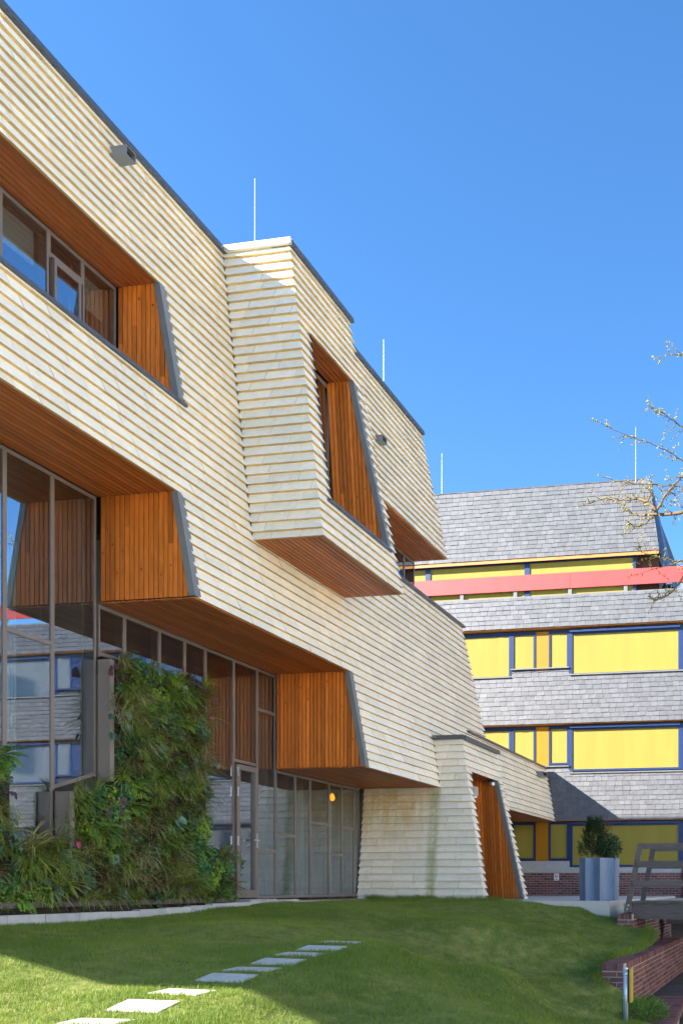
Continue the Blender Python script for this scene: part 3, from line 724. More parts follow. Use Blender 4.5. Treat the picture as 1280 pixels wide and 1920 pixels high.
# small sign and tap on the brick base
sg = thing('no_smoking_sign', 'small white no-smoking sign on the brick base left of the zinc planter', 'sign', (-7.55, 26.44, .55))
mb = MB(); mb.box(-7.63, -7.47, 26.43, 26.448, .43, .65); mb.build('plate', M['white'], sg)
mb = MB()
for i in range(16):
    a, b = 2 * math.pi * i / 16, 2 * math.pi * (i + 1) / 16; cx_, cz_ = -7.55, .565
    mb.quad([(cx_ + r_ * math.cos(t), 26.426, cz_ + r_ * math.sin(t)) for r_, t in ((.042, a), (.058, a), (.058, b), (.042, b))])
mb.bar((-7.58, 26.425, .60), (-7.52, 26.425, .53), .008, .008, (0, 1, 0)); mb.build('prohibition_ring', M['signred'], sg, fixn=False)
mb = MB(); mb.box(-7.59, -7.52, 26.424, 26.429, .558, .572); mb.box(-7.61, -7.49, 26.426, 26.429, .455, .47); mb.build('print', M['black'], sg)

# ------------------------------------------------------------------ brick retaining walls
def brick_wall(label, x0, x1, y0, y1, ztop, zbot, seed, loc):
    t = thing('brick_wall', label, 'wall', loc, 'brick retaining walls by the ditch')
    core = MB(); core.box(x0 + .004, x1 - .004, y0 + .004, y1, zbot, ztop - .006); core.build('mortar_core', M['mortar'], t)
    out = []
    bricks('brick', t, y0, y1, x1, zbot, ztop - .108, 'y', 1, seed=seed, coll=out)
    bricks('brick', t, x0, x1 - .0, y0, zbot, ztop - .108, 'x', -1, seed=seed + 1, coll=out)
    emit(out, 'brick', M['brick'], t)
    cop = []; y = y0 + .0; rr = random.Random(seed)
    n = max(3, round((x1 - x0) / .079)); wd = (x1 - x0) / n
    for i in range(n):   # end face shows on-edge bricks
        a = x0 + i * wd; z0 = ztop - .1
        fr = [(a, y0 - .01, z0), (a + wd - .011, y0 - .01, z0), (a + wd - .011, y0 - .01, ztop), (a, y0 - .01, ztop)]
        cop.append((seen_area(fr), fr, [(p[0], y0 + .2, p[2]) for p in fr], rr.random(), None))
    y = y0 + .212
    while y < y1 - .07:
        j = rr.uniform(-.003, .003); b = y + .07
        fr = [(x1 + .01 + j, y, ztop - .1), (x1 + .01 + j, b, ztop - .1), (x1 + .01 + j, b, ztop + j), (x1 + .01 + j, y, ztop + j)]
        cop.append((seen_area(fr) + 1e-3 / y, fr, [(x0 - .005, p[1], p[2]) for p in fr], rr.random(), None)); y += .079
    emit(cop, 'coping_brick', M['brick'], t)
    return t
brick_wall('long red brick retaining wall with on-edge coping beside the galvanised post', -2.72, -2.40, 11.85, 18.35, -.84, -1.6, 60, (-2.55, 11.85, -1.6))
brick_wall('short red brick wall carrying the wooden footbridge', -3.41, -3.12, 16.2, 21.2, -.285, -1.6, 70, (-3.25, 16.2, -1.6))
t = thing('brick_wall', 'low oblique brick wall at the bottom right corner beside the bush', 'wall', (-1.7, 10.5, -1.6), 'brick retaining walls by the ditch')
d0 = Vector((-1.62, 9.6, -1.43)); d1 = Vector((-1.87, 13.1, -1.43)); n_ = 46
core = MB(); core.bar(d0 - Vector((0, 0, .2)), d1 - Vector((0, 0, .2)), .36, .38); core.build('mortar_core', M['mortar'], t)
for i in range(n_):
    a = d0.lerp(d1, i / n_); b = d0.lerp(d1, (i + .87) / n_)
    mb = MB(); mb.bar(a - Vector((0, 0, .05)), b - Vector((0, 0, .05 + R.uniform(-.003, .003))), .39, .1, tone=R.random()); mb.build('coping_brick', M['brick'], t)
# dark drain post and pier under the bridge
t = thing('concrete_pier', 'dark concrete pier beneath the wooden footbridge at the right edge', 'pier', (-2.6, 19.8, -1.6))
mb = MB(); mb.box(-2.85, -2.3, 19.6, 20.1, -1.6, -.62); mb.build('shaft', M['greywood'], t)
mb = MB(); mb.box(-2.95, -2.2, 19.5, 20.2, -.618, -.40); mb.build('cap', M['greywood'], t)

# ------------------------------------------------------------------ footbridge
t = thing('footbridge', 'weathered grey wooden footbridge with slanted railing posts at right edge', 'bridge', (-3.2, 16.7, -.4))
for y in (16.72, 17.80):
    mb = MB(); mb.box(-3.22, 3.2, y - .05, y + .05, -.40, -.085, 0, R.random()); mb.build('beam', M['greywood'], t)
for i in range(34):
    mb = MB(); x = -3.22 + i * .19; mb.box(x, x + .18, 16.64, 17.88, -.083, -.045 + R.uniform(-.004, .004), 0, R.random()); mb.build('deck_board', M['greywood'], t)
for y in (16.62, 17.84):
    o = 1 if y < 17 else 0
    dx = 0 if o else .06
    mb = MB(); mb.bar((-3.30 + dx, y, -.24), (-3.03 + dx, y, 1.09), .105, .06, (0, 1, 0), 0, R.random()); mb.build('post', M['greywood'], t)
    mb = MB(); mb.bar((-.6, y, -.24), (-.6, y, 1.09), .105, .06, (0, 1, 0)); mb.build('post', M['greywood'], t)
    for za, h in ((1.05, .11), (.69, .13), (.31, .12)):
        xs_ = -3.30 + dx + .27 * (za + .24) / 1.33
        mb = MB(); yy = y - .05 if (o and za < 1) else y; mb.box(xs_ - (.04 if za > 1 else -.02), 3.2, yy - .022, yy + .022, za - h / 2, za + h / 2, 0, R.random()); mb.build('rail', M['greywood'], t)
for p_ in ((-3.265, -.12), (-3.29, -.2)):
    mb = MB(); mb.tube([(p_[0], 16.58, p_[1]), (p_[0], 16.57, p_[1])], [.014, .014], 8); mb.build('bolt', M['steel'], t)

# ------------------------------------------------------------------ zinc planter with two shrubs
t = thing('planter', 'tall fluted zinc planter holding two shrubs at the end of the path', 'planter', (-4.06, 17.45, -.045))
mb = MB(); n_ = 8; ring = []
for i in range(n_):
    a0 = math.pi / 2 + .25 + 2 * math.pi * i / n_; a1 = a0 + 2 * math.pi / n_
    p, q = Vector((math.cos(a0), math.sin(a0))) * .42, Vector((math.cos(a1), math.sin(a1))) * .42
    mid = (p + q) / 2
    for k in range(6):
        s_ = k / 6; c_ = p.lerp(q, s_); bul = -.055 * math.sin(math.pi * s_)
        c_ = c_ + mid.normalized() * bul; ring.append((c_.x, c_.y))
cx_, cy_ = -4.06, 17.46
for k in range(len(ring)):
    a, b = ring[k], ring[(k + 1) % len(ring)]
    mb.quad([(cx_ + a[0] * .97, cy_ + a[1] * .97, -.044), (cx_ + b[0] * .97, cy_ + b[1] * .97, -.044), (cx_ + b[0], cy_ + b[1], .84), (cx_ + a[0], cy_ + a[1], .84)])
    mb.quad([(cx_ + a[0], cy_ + a[1], .84), (cx_ + b[0], cy_ + b[1], .84), (cx_ + b[0] * .9, cy_ + b[1] * .9, .842), (cx_ + a[0] * .9, cy_ + a[1] * .9, .842)])
    mb.quad([(cx_ + a[0] * .9, cy_ + a[1] * .9, .842), (cx_ + b[0] * .9, cy_ + b[1] * .9, .842), (cx_ + b[0] * .9, cy_ + b[1] * .9, .6), (cx_ + a[0] * .9, cy_ + a[1] * .9, .6)])
mb.build('body', M['zinc'], t, fixn=False)
mb = MB(); mb.quad([(cx_ + a[0] * .91, cy_ + a[1] * .91, .78) for a in ring]); mb.build('soil', M['soil'], t)

def leaf(mb, p, d, nrm, ln, wd, tone, mi=0, fold=0):
    p = Vector(p); d = Vector(d).normalized(); s_ = d.cross(Vector(nrm)); s_ = s_.normalized() if s_.length > 1e-4 else d.orthogonal().normalized()
    mb.quad([p, p + d * ln * .5 + s_ * wd * .5, p + d * ln, p + d * ln * .5 - s_ * wd * .5], mi, tone)
def rv(): return Vector((R.gauss(0, 1), R.gauss(0, 1), R.gauss(0, 1))).normalized()

yw = thing('yew_shrub', 'dark upright conifer at left in the zinc planter', 'shrub', (-4.22, 17.42, .79))
mb = MB(); mb.tube([(-4.22, 17.42, .7), (-4.2, 17.44, 1.3), (-4.17, 17.46, 1.62)], [.02, .014, .006]); mb.build('stem', M['bark'], yw)
mb = MB()
for i in range(420):
    h = R.random() ** .8; rad = (.24 * (1 - h) ** .7 + .035) * R.uniform(.35, 1.05); a = R.uniform(0, 6.28)
    p = Vector((-4.21 + .06 * h + math.cos(a) * rad, 17.43 + math.sin(a) * rad, .84 + h * .74))
    d = Vector((math.cos(a) * .7, math.sin(a) * .7, 1.0)) + rv() * .35; tn = R.random() * .6 + .4 * h
    for k in range(16):
        q = p + d.normalized() * (k * .011); leaf(mb, q, d.normalized() * .7 + rv() * .8, rv(), R.uniform(.04, .065), .011, min(1, tn * R.uniform(.6, 1.3)))
mb.build('foliage', M['conif'], yw, fixn=False)
ev_ = thing('evergreen_shrub', 'broad-leaved bushy shrub with reddish top at right in the zinc planter', 'shrub', (-3.88, 17.45, .79))
mb = MB()
for a in range(7): mb.tube([(-3.88, 17.45, .72), (-3.88 + R.uniform(-.12, .12), 17.45 + R.uniform(-.12, .12), 1.1), (-3.9 + R.uniform(-.2, .22), 17.45 + R.uniform(-.2, .2), R.uniform(1.25, 1.55))], [.012, .009, .004], 5)
mb.build('stem', M['bark'], ev_)
mb = MB()
for i in range(1700):
    d = rv(); rr_ = R.random() ** .45
    p = Vector((-3.86, 17.45, 1.08)) + Vector((d.x * .27, d.y * .27, d.z * .28)) * rr_
    leaf(mb, p, rv() + Vector((0, 0, -.3)) + d * .8, rv(), R.uniform(.05, .085), R.uniform(.018, .028), R.random() * (.45 + .55 * rr_))
for i in range(160):
    a = R.uniform(0, 6.28); h = R.random(); rad = .17 * h * R.random() + .02
    leaf(mb, Vector((-3.93 + math.cos(a) * rad, 17.45 + math.sin(a) * rad, 1.3 + .28 * h)), Vector((math.cos(a), math.sin(a), .9)) + rv() * .3, rv(), R.uniform(.05, .09), .014, R.random(), 1)
mb.build('foliage', [M['ever'], M['redtip']], ev_, fixn=False)

# ------------------------------------------------------------------ galvanised post, bush
t = thing('marker_post', 'galvanised steel post with a narrow yellow sign plate beside the brick wall', 'post', (-1.863, 9.3, -1.25))
mb = MB(); mb.tube([(-1.863, 9.3, -1.3), (-1.863, 9.3, -.66)], [.028, .028], 12); mb.build('pole', M['galv'], t, smooth=True)
mb = MB(); mb.tube([(-1.863, 9.3, -.66), (-1.863, 9.3, -.645)], [.031, .027], 12); mb.build('cap', M['galv'], t)
mb = MB(); mb.box(-1.835, -1.815, 9.28, 9.40, -1.03, -.655); mb.build('plate_back', M['blackpl'], t)
mb = MB(); mb.box(-1.8145, -1.798, 9.27, 9.41, -1.03, -.655); mb.build('plate', M['yelpl'], t)
for z in (-.72, -.99):
    mb = MB(); mb.tube([(-1.863, 9.3, z), (-1.863, 9.3, z + .018)], [.033, .033], 12); mb.box(-1.84, -1.815, 9.29, 9.33, z, z + .018); mb.build('clamp', M['galv'], t)
t = thing('ground_cover_bush', 'low fresh green bush behind the galvanised post', 'bush', (-1.85, 10.6, -1.5))
mb = MB()
for i in range(14): mb.tube([(-1.85, 10.6, -1.5), (-1.85 + R.uniform(-.3, .3), 10.7 + R.uniform(-.5, .6), -1.25)], [.008, .004], 4)
mb.build('stems', M['bark'], t)
mb = MB()
for i in range(3800):
    d = rv(); rr_ = R.random() ** .4; p = Vector((-1.90, 10.75, -1.42)) + Vector((d.x * .30, d.y * .75, abs(d.z) * .27)) * rr_
    leaf(mb, p, d + rv() * .6, rv(), R.uniform(.02, .04), R.uniform(.01, .017), R.random() * (.3 + .7 * rr_))
mb.build('foliage', M['fern'], t, fixn=False)

# ------------------------------------------------------------------ fittings on the porch, lamp inside
t = thing('wall_lamp', 'beige box wall lamp on the left side of the porch doorway', 'lamp', (-7.0, 17.66, 2.3))
mb = MB(); mb.box(-7.06, -6.85, 17.62, 17.80, 2.22, 2.42); mb.build('housing', M['lampbox'], t)
mb = MB(); mb.box(-7.04, -6.87, 17.64, 17.78, 2.18, 2.219); mb.build('lens', M['white'], t)
t = thing('security_camera', 'small dome camera under the porch soffit above the cedar boards', 'camera', (-7.05, 19.2, 2.72))
mb = MB(); mb.box(-7.12, -6.98, 19.1, 19.26, 2.70, 2.755); mb.build('mount', M['black'], t)
mb = MB(); mb.bar((-7.05, 19.16, 2.66), (-6.95, 19.02, 2.64), .07, .07); mb.build('body', M['white'], t)
LX, LY = -9.62, 16.64
t = thing('pendant_lamp', 'glowing amber pendant lamp seen through the low glazing', 'lamp', (-9.62, 16.64, 2.1))
mb = MB()
prof = [(.0, 2.21), (.028, 2.2), (.048, 2.15), (.056, 2.10), (.04, 2.06), (0, 2.045)]
for k in range(len(prof) - 1):
    for j in range(12):
        a, b = 2 * math.pi * j / 12, 2 * math.pi * (j + 1) / 12
        mb.quad([(LX + r_ * math.cos(tt), LY + r_ * math.sin(tt), z) for (r_, z), tt in ((prof[k], a), (prof[k], b), (prof[k + 1], b), (prof[k + 1], a))])
mb.build('shade', M['lampglow'], t, fixn=False, smooth=True)
mb = MB(); mb.tube([(LX, LY, 2.2), (LX, LY, 2.36)], [.006, .006], 6); mb.build('cord', M['black'], t)
t = thing('security_camera', 'small grey camera on the corner of the porch coping', 'camera', (-7.74, 17.47, 3.5))
mb = MB(); mb.bar((-7.72, 17.49, 3.49), (-7.66, 17.38, 3.47), .05, .05); mb.build('body', M['lead'], t)

for y0, y1 in ((7.93, 8.83), (8.9, 9.5), (10.08, 10.59)):
    mb = MB(); mb.box(-9.62, -9.60, y0, y1, 8.18, 8.62); o = mb.build('ceiling_panel', M['creamint'], B)  # added pale panels standing in for the cream ceiling inside
# curtains
def curtain(label, X, y0, y1, z0, z1, m='curtain', seed=0):
    mb = MB(); n = max(8, int((y1 - y0) / .02)); pts = []
    for i in range(n + 1):
        y = y0 + (y1 - y0) * i / n; pts.append((X + .025 * math.sin(i * 1.1 + seed) + .01 * math.sin(i * .37), y))
    for i in range(n):
        (xa, ya), (xb, yb) = pts[i], pts[i + 1]
        mb.quad([(xa, ya, z0), (xb, yb, z0), (xb, yb, z1), (xa, ya, z1)])
    o = mb.build('curtain', M[m], fixn=False, smooth=True); tag(o, label, 'curtain', 'curtains behind the glass')
    md = o.modifiers.new('thickness', 'SOLIDIFY'); md.thickness = .006
curtain('pale green curtain in the tall window right of the left-hand planting', -9.72, 9.0, 9.35, .9, 4.6, seed=1)
curtain('pale curtain in the lowest glazing next to the corner of the cedar box', -9.75, 14.45, 14.75, .05, 2.3, seed=2)
curtain('pale curtain in the third pane of the low glazing', -9.75, 15.6, 15.85, .05, 2.3, seed=3)
curtain('narrow pale curtain under the lamp in the low glazing', -9.75, 16.62, 16.82, .05, 2.3, seed=4)
curtain('cream curtain at the right end of the upper strip window', -9.75, 10.2, 10.5, 7.0, 8.4, 'creamint', 5)
curtain('cream curtain at the left edge of the upper strip window', -9.75, 8.9, 9.08, 7.0, 8.5, 'creamint', 6)
curtain('grey green curtain behind the narrow high windows above the plants', -9.8, 10.45, 10.6, 2.4, 4.0, seed=7)

# ------------------------------------------------------------------ kerb
t = thing('kerb', 'pale concrete kerb edging the foot of the planted wall', 'kerb', (-8.8, 10, -.1))
y = 4.4; i = 0
while y < 14.2:
    z = -.105 if y < 9.5 else -.115 + .105 * min(1, (y - 9.5) / 3.5)
    x0 = -8.86 if y < 11.5 else -8.86 - .1 * (y - 11.5) / 2
    mb = MB(); mb.box(x0, x0 + .12, y + .003, y + .487, z - .25, z + .035 + R.uniform(-.004, .004), 0, R.random()); mb.build('kerb_block', M['conc'], t); y += .49
mb = MB(); mb.box(-9.4, -8.99, 12.9, 17.1, -.3, -.012); mb.build('gravel_strip', M['conc'], t)

# ------------------------------------------------------------------ stepping stones
sd = [((-5.12, 9.055), 'farthest shaded stepping stone at the upper end of the row'), ((-5.12, 8.64), 'second stepping stone from the far end of the row'),
      ((-5.12, 8.23), 'third stepping stone from the far end, in shade'), ((-5.12, 7.85), 'fourth stepping stone from the far end, in shade'),
      ((-5.12, 7.44), 'fifth stepping stone from the far end, second before the sunlit grass'), ((-5.12, 7.06), 'stepping stone at the edge of the shade, grass growing over it'),
      ((-5.12, 6.50), 'sunlit stepping stone farthest from the camera'), ((-5.12, 6.05), 'middle one of the three sunlit stepping stones'), ((-5.12, 5.59), 'nearest sunlit stepping stone cut by the bottom of the picture')]
stones = []
for (x, y), lab in sd:
    rot = -.02 + R.uniform(-.05, .05); hw, hd = .235, .12; c_, s_ = math.cos(rot), math.sin(rot)
    cor = [(x + u * c_ - v * s_, y + u * s_ + v * c_) for u, v in ((-hw, -hd), (hw, -hd), (hw, hd), (-hw, hd))]
    zc = [float(lawn_z(a, b)) + .010 for a, b in cor]
    up = [(a, b, z) for (a, b), z in zip(cor, zc)]
    mb = MB(); mb.hexa(up, [(a, b, z - .06) for a, b, z in up], 0, R.random())
    o = mb.build('stepping_stone', M['stone']); tag(o, lab, 'stepping stone', 'stepping stones across the lawn'); stones.append((x, y, cor))

# ------------------------------------------------------------------ grass
rng = np.random.default_rng(3)
def grass(name, n, sampler, hmin, hmax, wd):
    x, y = sampler(n)
    ok = np.array([lawn_ok(a, b) for a, b in zip(x, y)])
    for sx, sy, cor in stones:
        ok &= ~((np.abs(x - sx) < .235) & (np.abs(y - sy) < .115))
    x, y = x[ok], y[ok]; n = len(x); z = lawn_z(x, y)
    patch = np.zeros(n)
    for q in range(26):
        f = 1.2 * 1.17 ** q; th = q * 2.4; patch += np.sin(f * (x * np.cos(th) + y * np.sin(th)) + q * 1.7) / (1 + .06 * q)
    patch = np.clip(.5 + patch * .13, 0, 1)
    h = rng.uniform(hmin, hmax, n) * (.5 + 1.0 * patch); a = rng.uniform(0, 2 * np.pi, n); lean = rng.uniform(.1, .9, n) * h; la = rng.uniform(0, 2 * np.pi, n)
    dx, dy = np.cos(a) * wd, np.sin(a) * wd
    v = np.empty((n, 3, 3)); v[:, 0] = np.stack([x - dx, y - dy, z - .005], -1); v[:, 1] = np.stack([x + dx, y + dy, z - .005], -1)
    v[:, 2] = np.stack([x + np.cos(la) * lean, y + np.sin(la) * lean, z + h], -1)
    me = bpy.data.meshes.new(name); me.vertices.add(n * 3); me.vertices.foreach_set('co', v.ravel())
    me.loops.add(n * 3); me.loops.foreach_set('vertex_index', np.arange(n * 3, dtype=np.int32)); me.polygons.add(n)
    me.polygons.foreach_set('loop_start', np.arange(0, n * 3, 3, dtype=np.int32)); me.update(calc_edges=True)
    at = me.attributes.new('tone', 'FLOAT', 'FACE')
    at.data.foreach_set('value', np.clip(rng.random(n) * .4 + .75 * (1 - patch) * rng.uniform(.4, 1, n), 0, 1).astype(np.float32))
    me.materials.append(M['grassb']); o = bpy.data.objects.new(name, me); COL.objects.link(o)
    o['kind'] = 'stuff'; o['label'] = 'short mown grass growing all over the lawn'; o['category'] = 'grass'
    return o
def samp(n):
    y = 4.6 + (17.1 - 4.6) * rng.random(n) ** 1.35; x = rng.uniform(-8.75, -.6, n); return x, y
grass('grass', 420000, samp, .018, .042, .0032)
def samp2(n):
    k = n // 2
    xa = np.concatenate([rng.uniform(-9.0, -5.6, k), -2.76 + rng.normal(0, .05, n - k)]); ya = np.concatenate([16.95 + rng.normal(0, .07, k), rng.uniform(11.75, 16.3, n - k)]); return xa, ya
g2 = grass('grass', 9000, samp2, .05, .13, .004); g2['label'] = 'longer unmown grass along the wall foot and the brick coping'

# ------------------------------------------------------------------ living wall
LW = thing('living_wall', 'planted green wall of ferns, sedges and leafy clumps stepping up below the windows', 'living wall', (-9.2, 10.5, -.1))
FX = -9.16
cells = [(6.6, 7.95, -.02, .75), (7.95, 8.74, -.02, 1.80), (8.74, 9.30, -.02, .66), (9.30, 9.58, -.02, .72), (9.60, 10.29, -.02, 1.48), (10.30, 12.12, -.02, 3.36), (12.12, 12.72, -.02, .80)]
mb = MB()
for i, (a, b, z0, z1) in enumerate(cells): mb.box(GX + .06, FX + .0, a + .001, b - .001, z0 - .3, z1)
mb.build('planting_panel', M['felt'], LW)
mb = MB(); mb.box(FX + .02, FX + .09, 6.6, 12.7, .0, .07); mb.build('base_rail', M['greywood'], LW)

def tuft_mesh(nb, ln, wd, straight=.3):
    mb = MB()
    for i in range(nb):
        a = R.uniform(0, 6.28); out = R.uniform(.3, .8); d = Vector((out, math.cos(a) * .8, .5 + math.sin(a) * .45)).normalized()
        p = Vector((0, R.gauss(0, .02), R.gauss(0, .02))); L = ln * R.uniform(.6, 1.15); tn = R.random(); st = 5; ww = wd * R.uniform(.7, 1.2)
        side = d.cross(Vector((0, 0, 1))); side = side.normalized() if side.length > .01 else Vector((0, 1, 0)); side = (side + rv() * .4).normalized()
        for k in range(st):
            q = p + d * (L / st); w0 = ww * (1 - k / st) ** .6; w1 = ww * (1 - (k + 1) / st) ** .6
            mb.quad([p - side * w0, p + side * w0, q + side * w1, q - side * w1], 0, tn)
            p = q; d = (d + Vector((0, 0, -1)) * (.38 + .2 * k * .5) * (1 - straight)).normalized()
    return mb
def fern_mesh(nf, ln):
    mb = MB()
    for i in range(nf):
        a = R.uniform(0, 6.28); d = Vector((R.uniform(.5, 1), math.cos(a) * .7, .35 + math.sin(a) * .55)).normalized(); p = Vector((0, 0, 0)); L = ln * R.uniform(.7, 1.15); st = 13; tn = R.uniform(.1, .8)
        nrm = rv(); 
        for k in range(st):
            q = p + d * (L / st); s_ = d.cross(Vector((.5, 0, 1))).normalized(); lw = .055 * math.sin(math.pi * min(1, .12 + .88 * (1 - k / st))) * (ln / .3)
            for sg in (-1, 1): leaf(mb, p, s_ * sg + d * .35 + Vector((0, 0, -.15)), Vector((1, 0, .6)), max(.01, lw), .018 * (ln / .3), min(1, tn + R.uniform(-.1, .25)))
            mb.quad([p, q, q + Vector((0, 0, .003)), p + Vector((0, 0, .003))], 0, tn * .5)
            p = q; d = (d + Vector((.02, 0, -.09))).normalized()
    return mb
def small_mesh(n, sz, spread):
    mb = MB()
    for i in range(n):
        d = rv(); p = Vector((abs(d.x) * .13, d.y * spread, d.z * spread)) * R.random() ** .4; nn = Vector((1, 0, .5)) + rv() * .7
        u = nn.orthogonal().normalized(); vv = nn.cross(u).normalized(); r_ = sz * R.uniform(.6, 1.2)
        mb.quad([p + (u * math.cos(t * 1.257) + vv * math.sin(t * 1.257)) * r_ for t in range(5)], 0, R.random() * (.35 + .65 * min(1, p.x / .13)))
    return mb
def broad_mesh(n, sz):
    mb = MB()
    for i in range(n):
        a = R.uniform(0, 6.28); d = Vector((R.uniform(.6, 1), math.cos(a), math.sin(a) * .8)).normalized(); p = d * R.uniform(.05, .16); nn = (Vector((1, 0, .7)) + rv() * .55).normalized()
        dn = (Vector((0, 0, -1)) + d * .8); dn = (dn - nn * dn.dot(nn)).normalized(); s_ = dn.cross(nn); r_ = sz * R.uniform(.6, 1.15); tn = R.random()
        ol = [(0, 0), (-.15, .35), (.2, .55), (.65, .5), (1.0, .28), (1.25, 0)]
        cen = [p + dn * (r_ * u) - nn * (.1 * r_ * u * u) for u in (0, .3, .6, .9, 1.25)]
        L = [p + dn * (r_ * u) + s_ * (r_ * v) - nn * (.12 * r_ * abs(v) + .1 * r_ * u * u) for u, v in ol]; Rr_ = [p + dn * (r_ * u) - s_ * (r_ * v) - nn * (.12 * r_ * abs(v) + .1 * r_ * u * u) for u, v in ol]
        mid = p + dn * (r_ * .55)
        mb.quad([L[0], L[1], L[2], L[3], L[4], L[5], mid], 0, tn); mb.quad([Rr_[0], mid, Rr_[5], Rr_[4], Rr_[3], Rr_[2], Rr_[1]], 0, min(1, tn + .12))
        mb.quad([Vector((0, 0, 0)), Vector((0, .006, 0)), p + Vector((0, .006, 0)), p], 0, tn * .4)
    return mb
def proto(name, mb, m):
    o = mb.build(name, M[m], None, fixn=False); COL.objects.unlink(o); return o
protos = {
    'sedge_tuft': [proto('sedge_tuft', tuft_mesh(70, .32, .0058), m) for m in ('sedge', 'sedge', 'sedge', 'straw', 'sedge', 'brown')],
    'long_sedge': [proto('sedge_tuft', tuft_mesh(80, .44, .0065, .45), m) for m in ('sedge', 'straw', 'sedge')],
    'fern': [proto('fern', fern_mesh(14, .22), m) for m in ('fern', 'fern', 'fern')] + [proto('fern', fern_mesh(11, .28), 'fern')],
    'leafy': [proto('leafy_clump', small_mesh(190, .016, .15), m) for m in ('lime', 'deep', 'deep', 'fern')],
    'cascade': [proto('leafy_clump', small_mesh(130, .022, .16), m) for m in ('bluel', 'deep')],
    'broad': [proto('broad_leaf_plant', broad_mesh(9, .075), m) for m in ('bluel', 'purple', 'bluel', 'purple')] + [proto('broad_leaf_plant', broad_mesh(7, .09), 'bluel')],
}
def plant(kind, y, z, sc=1., idx=None, x=None, lean=0):
    src = R.choice(protos[kind]) if idx is None else protos[kind][idx]
    o = src.copy(); COL.objects.link(o); o.parent = LW; o.matrix_parent_inverse = LW.matrix_world.inverted()
    o.location = (FX + (.0 if x is None else x), y, z); o.rotation_euler = (R.uniform(-.5, .5) + lean, R.uniform(-.15, .25), R.uniform(-.3, .3)); o.scale = (sc * .85, sc * R.uniform(.9, 1.1), sc)
    return o
cnt = 0
for (a, b, z0, z1) in cells:
    if b < 7.9: continue
    st = .148; ny = max(1, round((b - a) / st)); nz = max(1, round((z1 - z0) / st))
    for i in range(ny):
        for j in range(nz):
            y = a + (i + .5 + R.uniform(-.4, .4)) * (b - a) / ny; z = z0 + .06 + (j + .5 + R.uniform(-.4, .4)) * (z1 - z0) / nz
            zone = math.sin(y * 3.1 + 2 * math.sin(z * 1.9)) + math.sin(z * 2.7 + y) + R.gauss(0, .7)
            if zone > 1.25: kd = 'leafy'
            elif zone > .85: kd = 'fern'
            elif zone > -.9: kd = 'sedge_tuft'
            elif zone > -1.2: kd = 'cascade'
            elif zone > -1.5: kd = 'broad'
            else: kd = 'long_sedge'
            plant(kd, y, z, R.uniform(.85, 1.25)); cnt += 1
for (y, z, k, i) in ((10.55, 2.95, 'leafy', 0), (10.75, 2.85, 'leafy', 0), (10.5, 2.75, 'leafy', 0), (10.9, 2.95, 'leafy', 0), (10.72, 3.05, 'leafy', 0), (11.1, 2.75, 'cascade', 0), (11.2, 2.6, 'cascade', 0), (10.5, 2.35, 'leafy', 1), (10.6, 2.2, 'leafy', 1),
                     (11.0, 2.2, 'cascade', 1), (10.3, 1.4, 'broad', 1), (10.36, 1.2, 'broad', 0), (9.45, .62, 'broad', 4), (9.6, .5, 'broad', 4), (9.75, .3, 'broad', 4), (11.35, 1.15, 'broad', 2), (10.85, 3.3, 'broad', 2), (11.6, 3.2, 'broad', 4),
                     (10.4, .12, 'broad', 4), (9.3, .12, 'broad', 4), (12.3, .15, 'broad', 3), (11.6, .15, 'broad', 3), (11.9, .6, 'leafy', 1), (12.5, .4, 'leafy', 1), (12.3, .62, 'leafy', 3), (10.9, 1.85, 'fern', 0), (11.2, 1.8, 'fern', 2), (11.5, 1.7, 'fern', 0), (11.7, 1.5, 'fern', 0), (9.7, 1.3, 'fern', 0), (10.2, .95, 'fern', 2)):
    plant(k, y, z, R.uniform(.9, 1.2), i, .03)
print('plants', cnt)
mb = MB()
for (y, z) in ((11.95, 2.85), (9.42, .8), (9.47, .78)):
    for k in range(7): leaf(mb, (FX + .25, y, z), rv() + Vector((.4, 0, .2)), rv(), .05, .025, R.random())
mb.build('flower', M['pink'], LW, fixn=False)

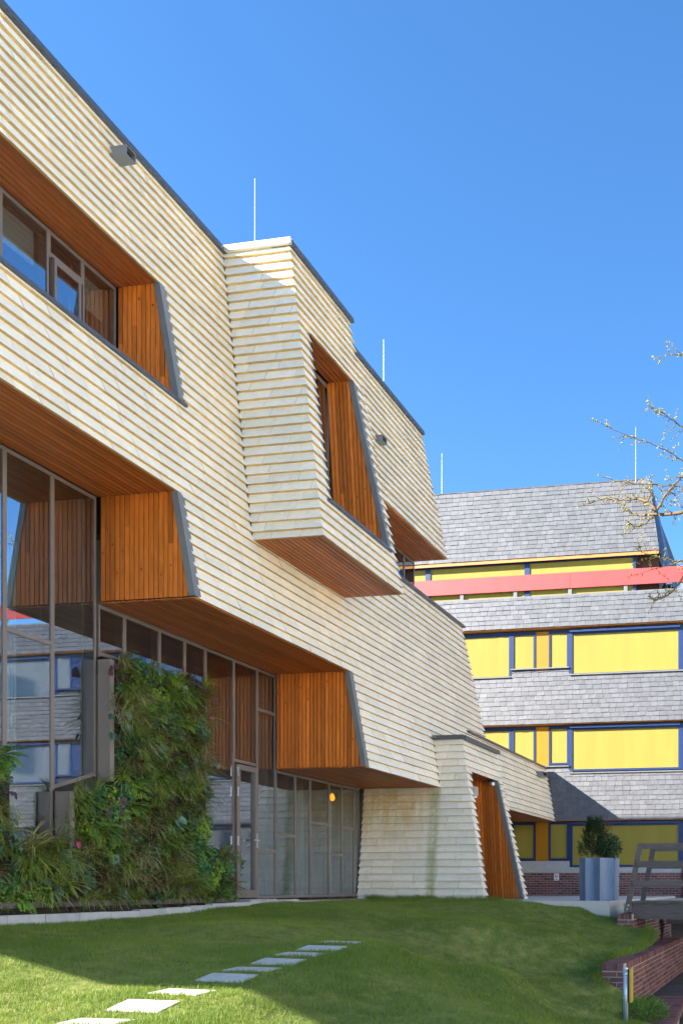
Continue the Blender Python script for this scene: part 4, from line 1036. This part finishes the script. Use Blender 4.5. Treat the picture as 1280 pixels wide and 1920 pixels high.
# ------------------------------------------------------------------ tree at the right
T = thing('bare_tree', 'bare budding tree reaching in from the right edge against the sky', 'tree', (-.4, 14.4, -1.6))
mb = MB(); mb.tube([(-.35, 14.5, -1.6), (-.45, 14.4, 2), (-.52, 14.4, 5), (-.5, 14.4, 7), (-.45, 14.3, 9.5)], [.2, .16, .12, .085, .03], 10); mb.build('trunk', M['bark'], T, smooth=True)
BR = [(.011, (-3.284, 14.0, 8.078), (-3.035, 14.12, 7.977), (-2.691, 14.24, 7.884), (-2.39, 14.36, 7.794), (-2.132, 14.48, 7.706), (-1.871, 14.6, 7.562), (-.5, 14.4, 7.0)),
      (.014, (-2.384, 14.0, 8.249), (-2.214, 14.12, 8.211), (-2.033, 14.24, 8.117), (-1.794, 14.36, 7.981), (-.5, 14.4, 7.2)),
      (.032, (-2.949, 14.6, 6.911), (-2.783, 14.48, 6.708), (-2.621, 14.36, 6.609), (-2.343, 14.24, 6.557), (-2.016, 14.12, 6.491), (-1.661, 14.0, 6.459), (-.52, 14.4, 6.0)),
      (.024, (-3.636, 14.6, 6.978), (-3.255, 14.48, 7.0), (-2.993, 14.36, 6.891), (-2.645, 14.24, 6.84), (-2.468, 14.12, 6.729), (-2.303, 14.05, 6.53)),
      (.024, (-1.55, 14.4, 7.5), (-1.794, 14.36, 7.285), (-2.015, 14.24, 7.037), (-2.16, 14.12, 6.796), (-2.303, 14.1, 6.53)),
      (.014, (-2.434, 14.24, 7.159), (-2.368, 14.12, 6.918), (-2.447, 14.08, 6.70)),
      (.016, (-2.123, 14.36, 7.038), (-2.033, 14.24, 6.886), (-1.926, 14.12, 6.646), (-1.767, 14.05, 6.47)),
      (.012, (-2.646, 14.0, 5.904), (-2.441, 14.12, 5.831), (-2.279, 14.24, 5.813), (-1.794, 14.36, 5.739), (-.52, 14.4, 5.0)),
      (.022, (-2.429, 14.0, 5.092), (-2.305, 14.12, 5.063), (-2.124, 14.24, 5.174), (-1.959, 14.36, 5.387), (-1.809, 14.48, 5.657), (-1.6, 14.45, 6.45)),
      (.012, (-2.231, 14.0, 9.051), (-2.016, 14.12, 9.157), (-1.689, 14.24, 9.2), (-.46, 14.3, 8.6)),
      (.011, (-2.592, 14.0, 5.465), (-2.305, 14.12, 5.59), (-1.779, 14.24, 5.765), (-.52, 14.4, 5.2)),
      (.016, (-2.791, 14.0, 6.377), (-2.669, 14.12, 6.312), (-2.544, 14.24, 6.39), (-2.362, 14.3, 6.55)),
      (.012, (-3.01, 14.0, 7.071), (-2.714, 14.12, 7.042), (-2.37, 14.24, 7.064), (-1.794, 14.36, 7.014), (-.5, 14.4, 6.6))]
for q in range(26):
    z = R.uniform(4.6, 9.3); a = R.uniform(-1.5, 1.5); p = Vector((-.5, 14.4, z)); d = Vector((math.cos(a), math.sin(a), R.uniform(.2, .7))).normalized(); L_ = R.uniform(1.0, 2.4) * (1.1 - .06 * z); pts = [tuple(p)]
    for k in range(5): d = (d + rv() * .22).normalized(); p = p + d * L_ / 5; pts.append(tuple(p))
    BR.append((.016, *reversed(pts)))
buds = MB()
def bud(p, s=1.):
    p = Vector(p); d = rv()
    for k in range(3):
        e = (d + rv() * .7).normalized(); r_ = R.uniform(.012, .024) * s; u = e.orthogonal().normalized() * r_ * .5; v = e.cross(u).normalized() * r_ * .5
        q = p + e * r_ * .3
        for c in ((u, v), (v, -u), (-u, -v), (-v, u)): buds.quad([q, q + e * r_ * .9 + c[0], q + e * r_ * 1.8, q + e * r_ * .9 + c[1]], 0, R.random())
for rad, *pts in BR:
    br = MB(); fine = []
    for a, b in zip(pts[:-1], pts[1:]):
        for k in range(4): fine.append(Vector(a).lerp(Vector(b), k / 4) + (rv() * .012 if k else Vector((0, 0, 0))))
    fine.append(Vector(pts[-1])); n = len(fine)
    br.tube(fine, [rad * .9 * (.3 + .8 * min(1, i / n * 1.3)) for i in range(n)], 6)
    for i in range(n - 3):
        p = fine[i]
        if R.random() < .8: bud(p + rv() * rad, 1)
        if p.x < -1.5 and R.random() < .75:
            d = (rv() + Vector((-.5, 0, .25))).normalized(); L = R.uniform(.08, .34); tw = [p]; 
            for k in range(3): d = (d + rv() * .35).normalized(); tw.append(tw[-1] + d * L / 3)
            br.tube(tw, [rad * .3 + .002, .004, .0035, .0025], 4)
            for q in tw[1:]:
                for _ in range(2): bud(q + rv() * .012, .9)
    br.build('branch', M['bark'], T, smooth=True)
buds.build('buds', M['bud'], T, fixn=False, kind='stuff')
bpy.context.view_layer.update()
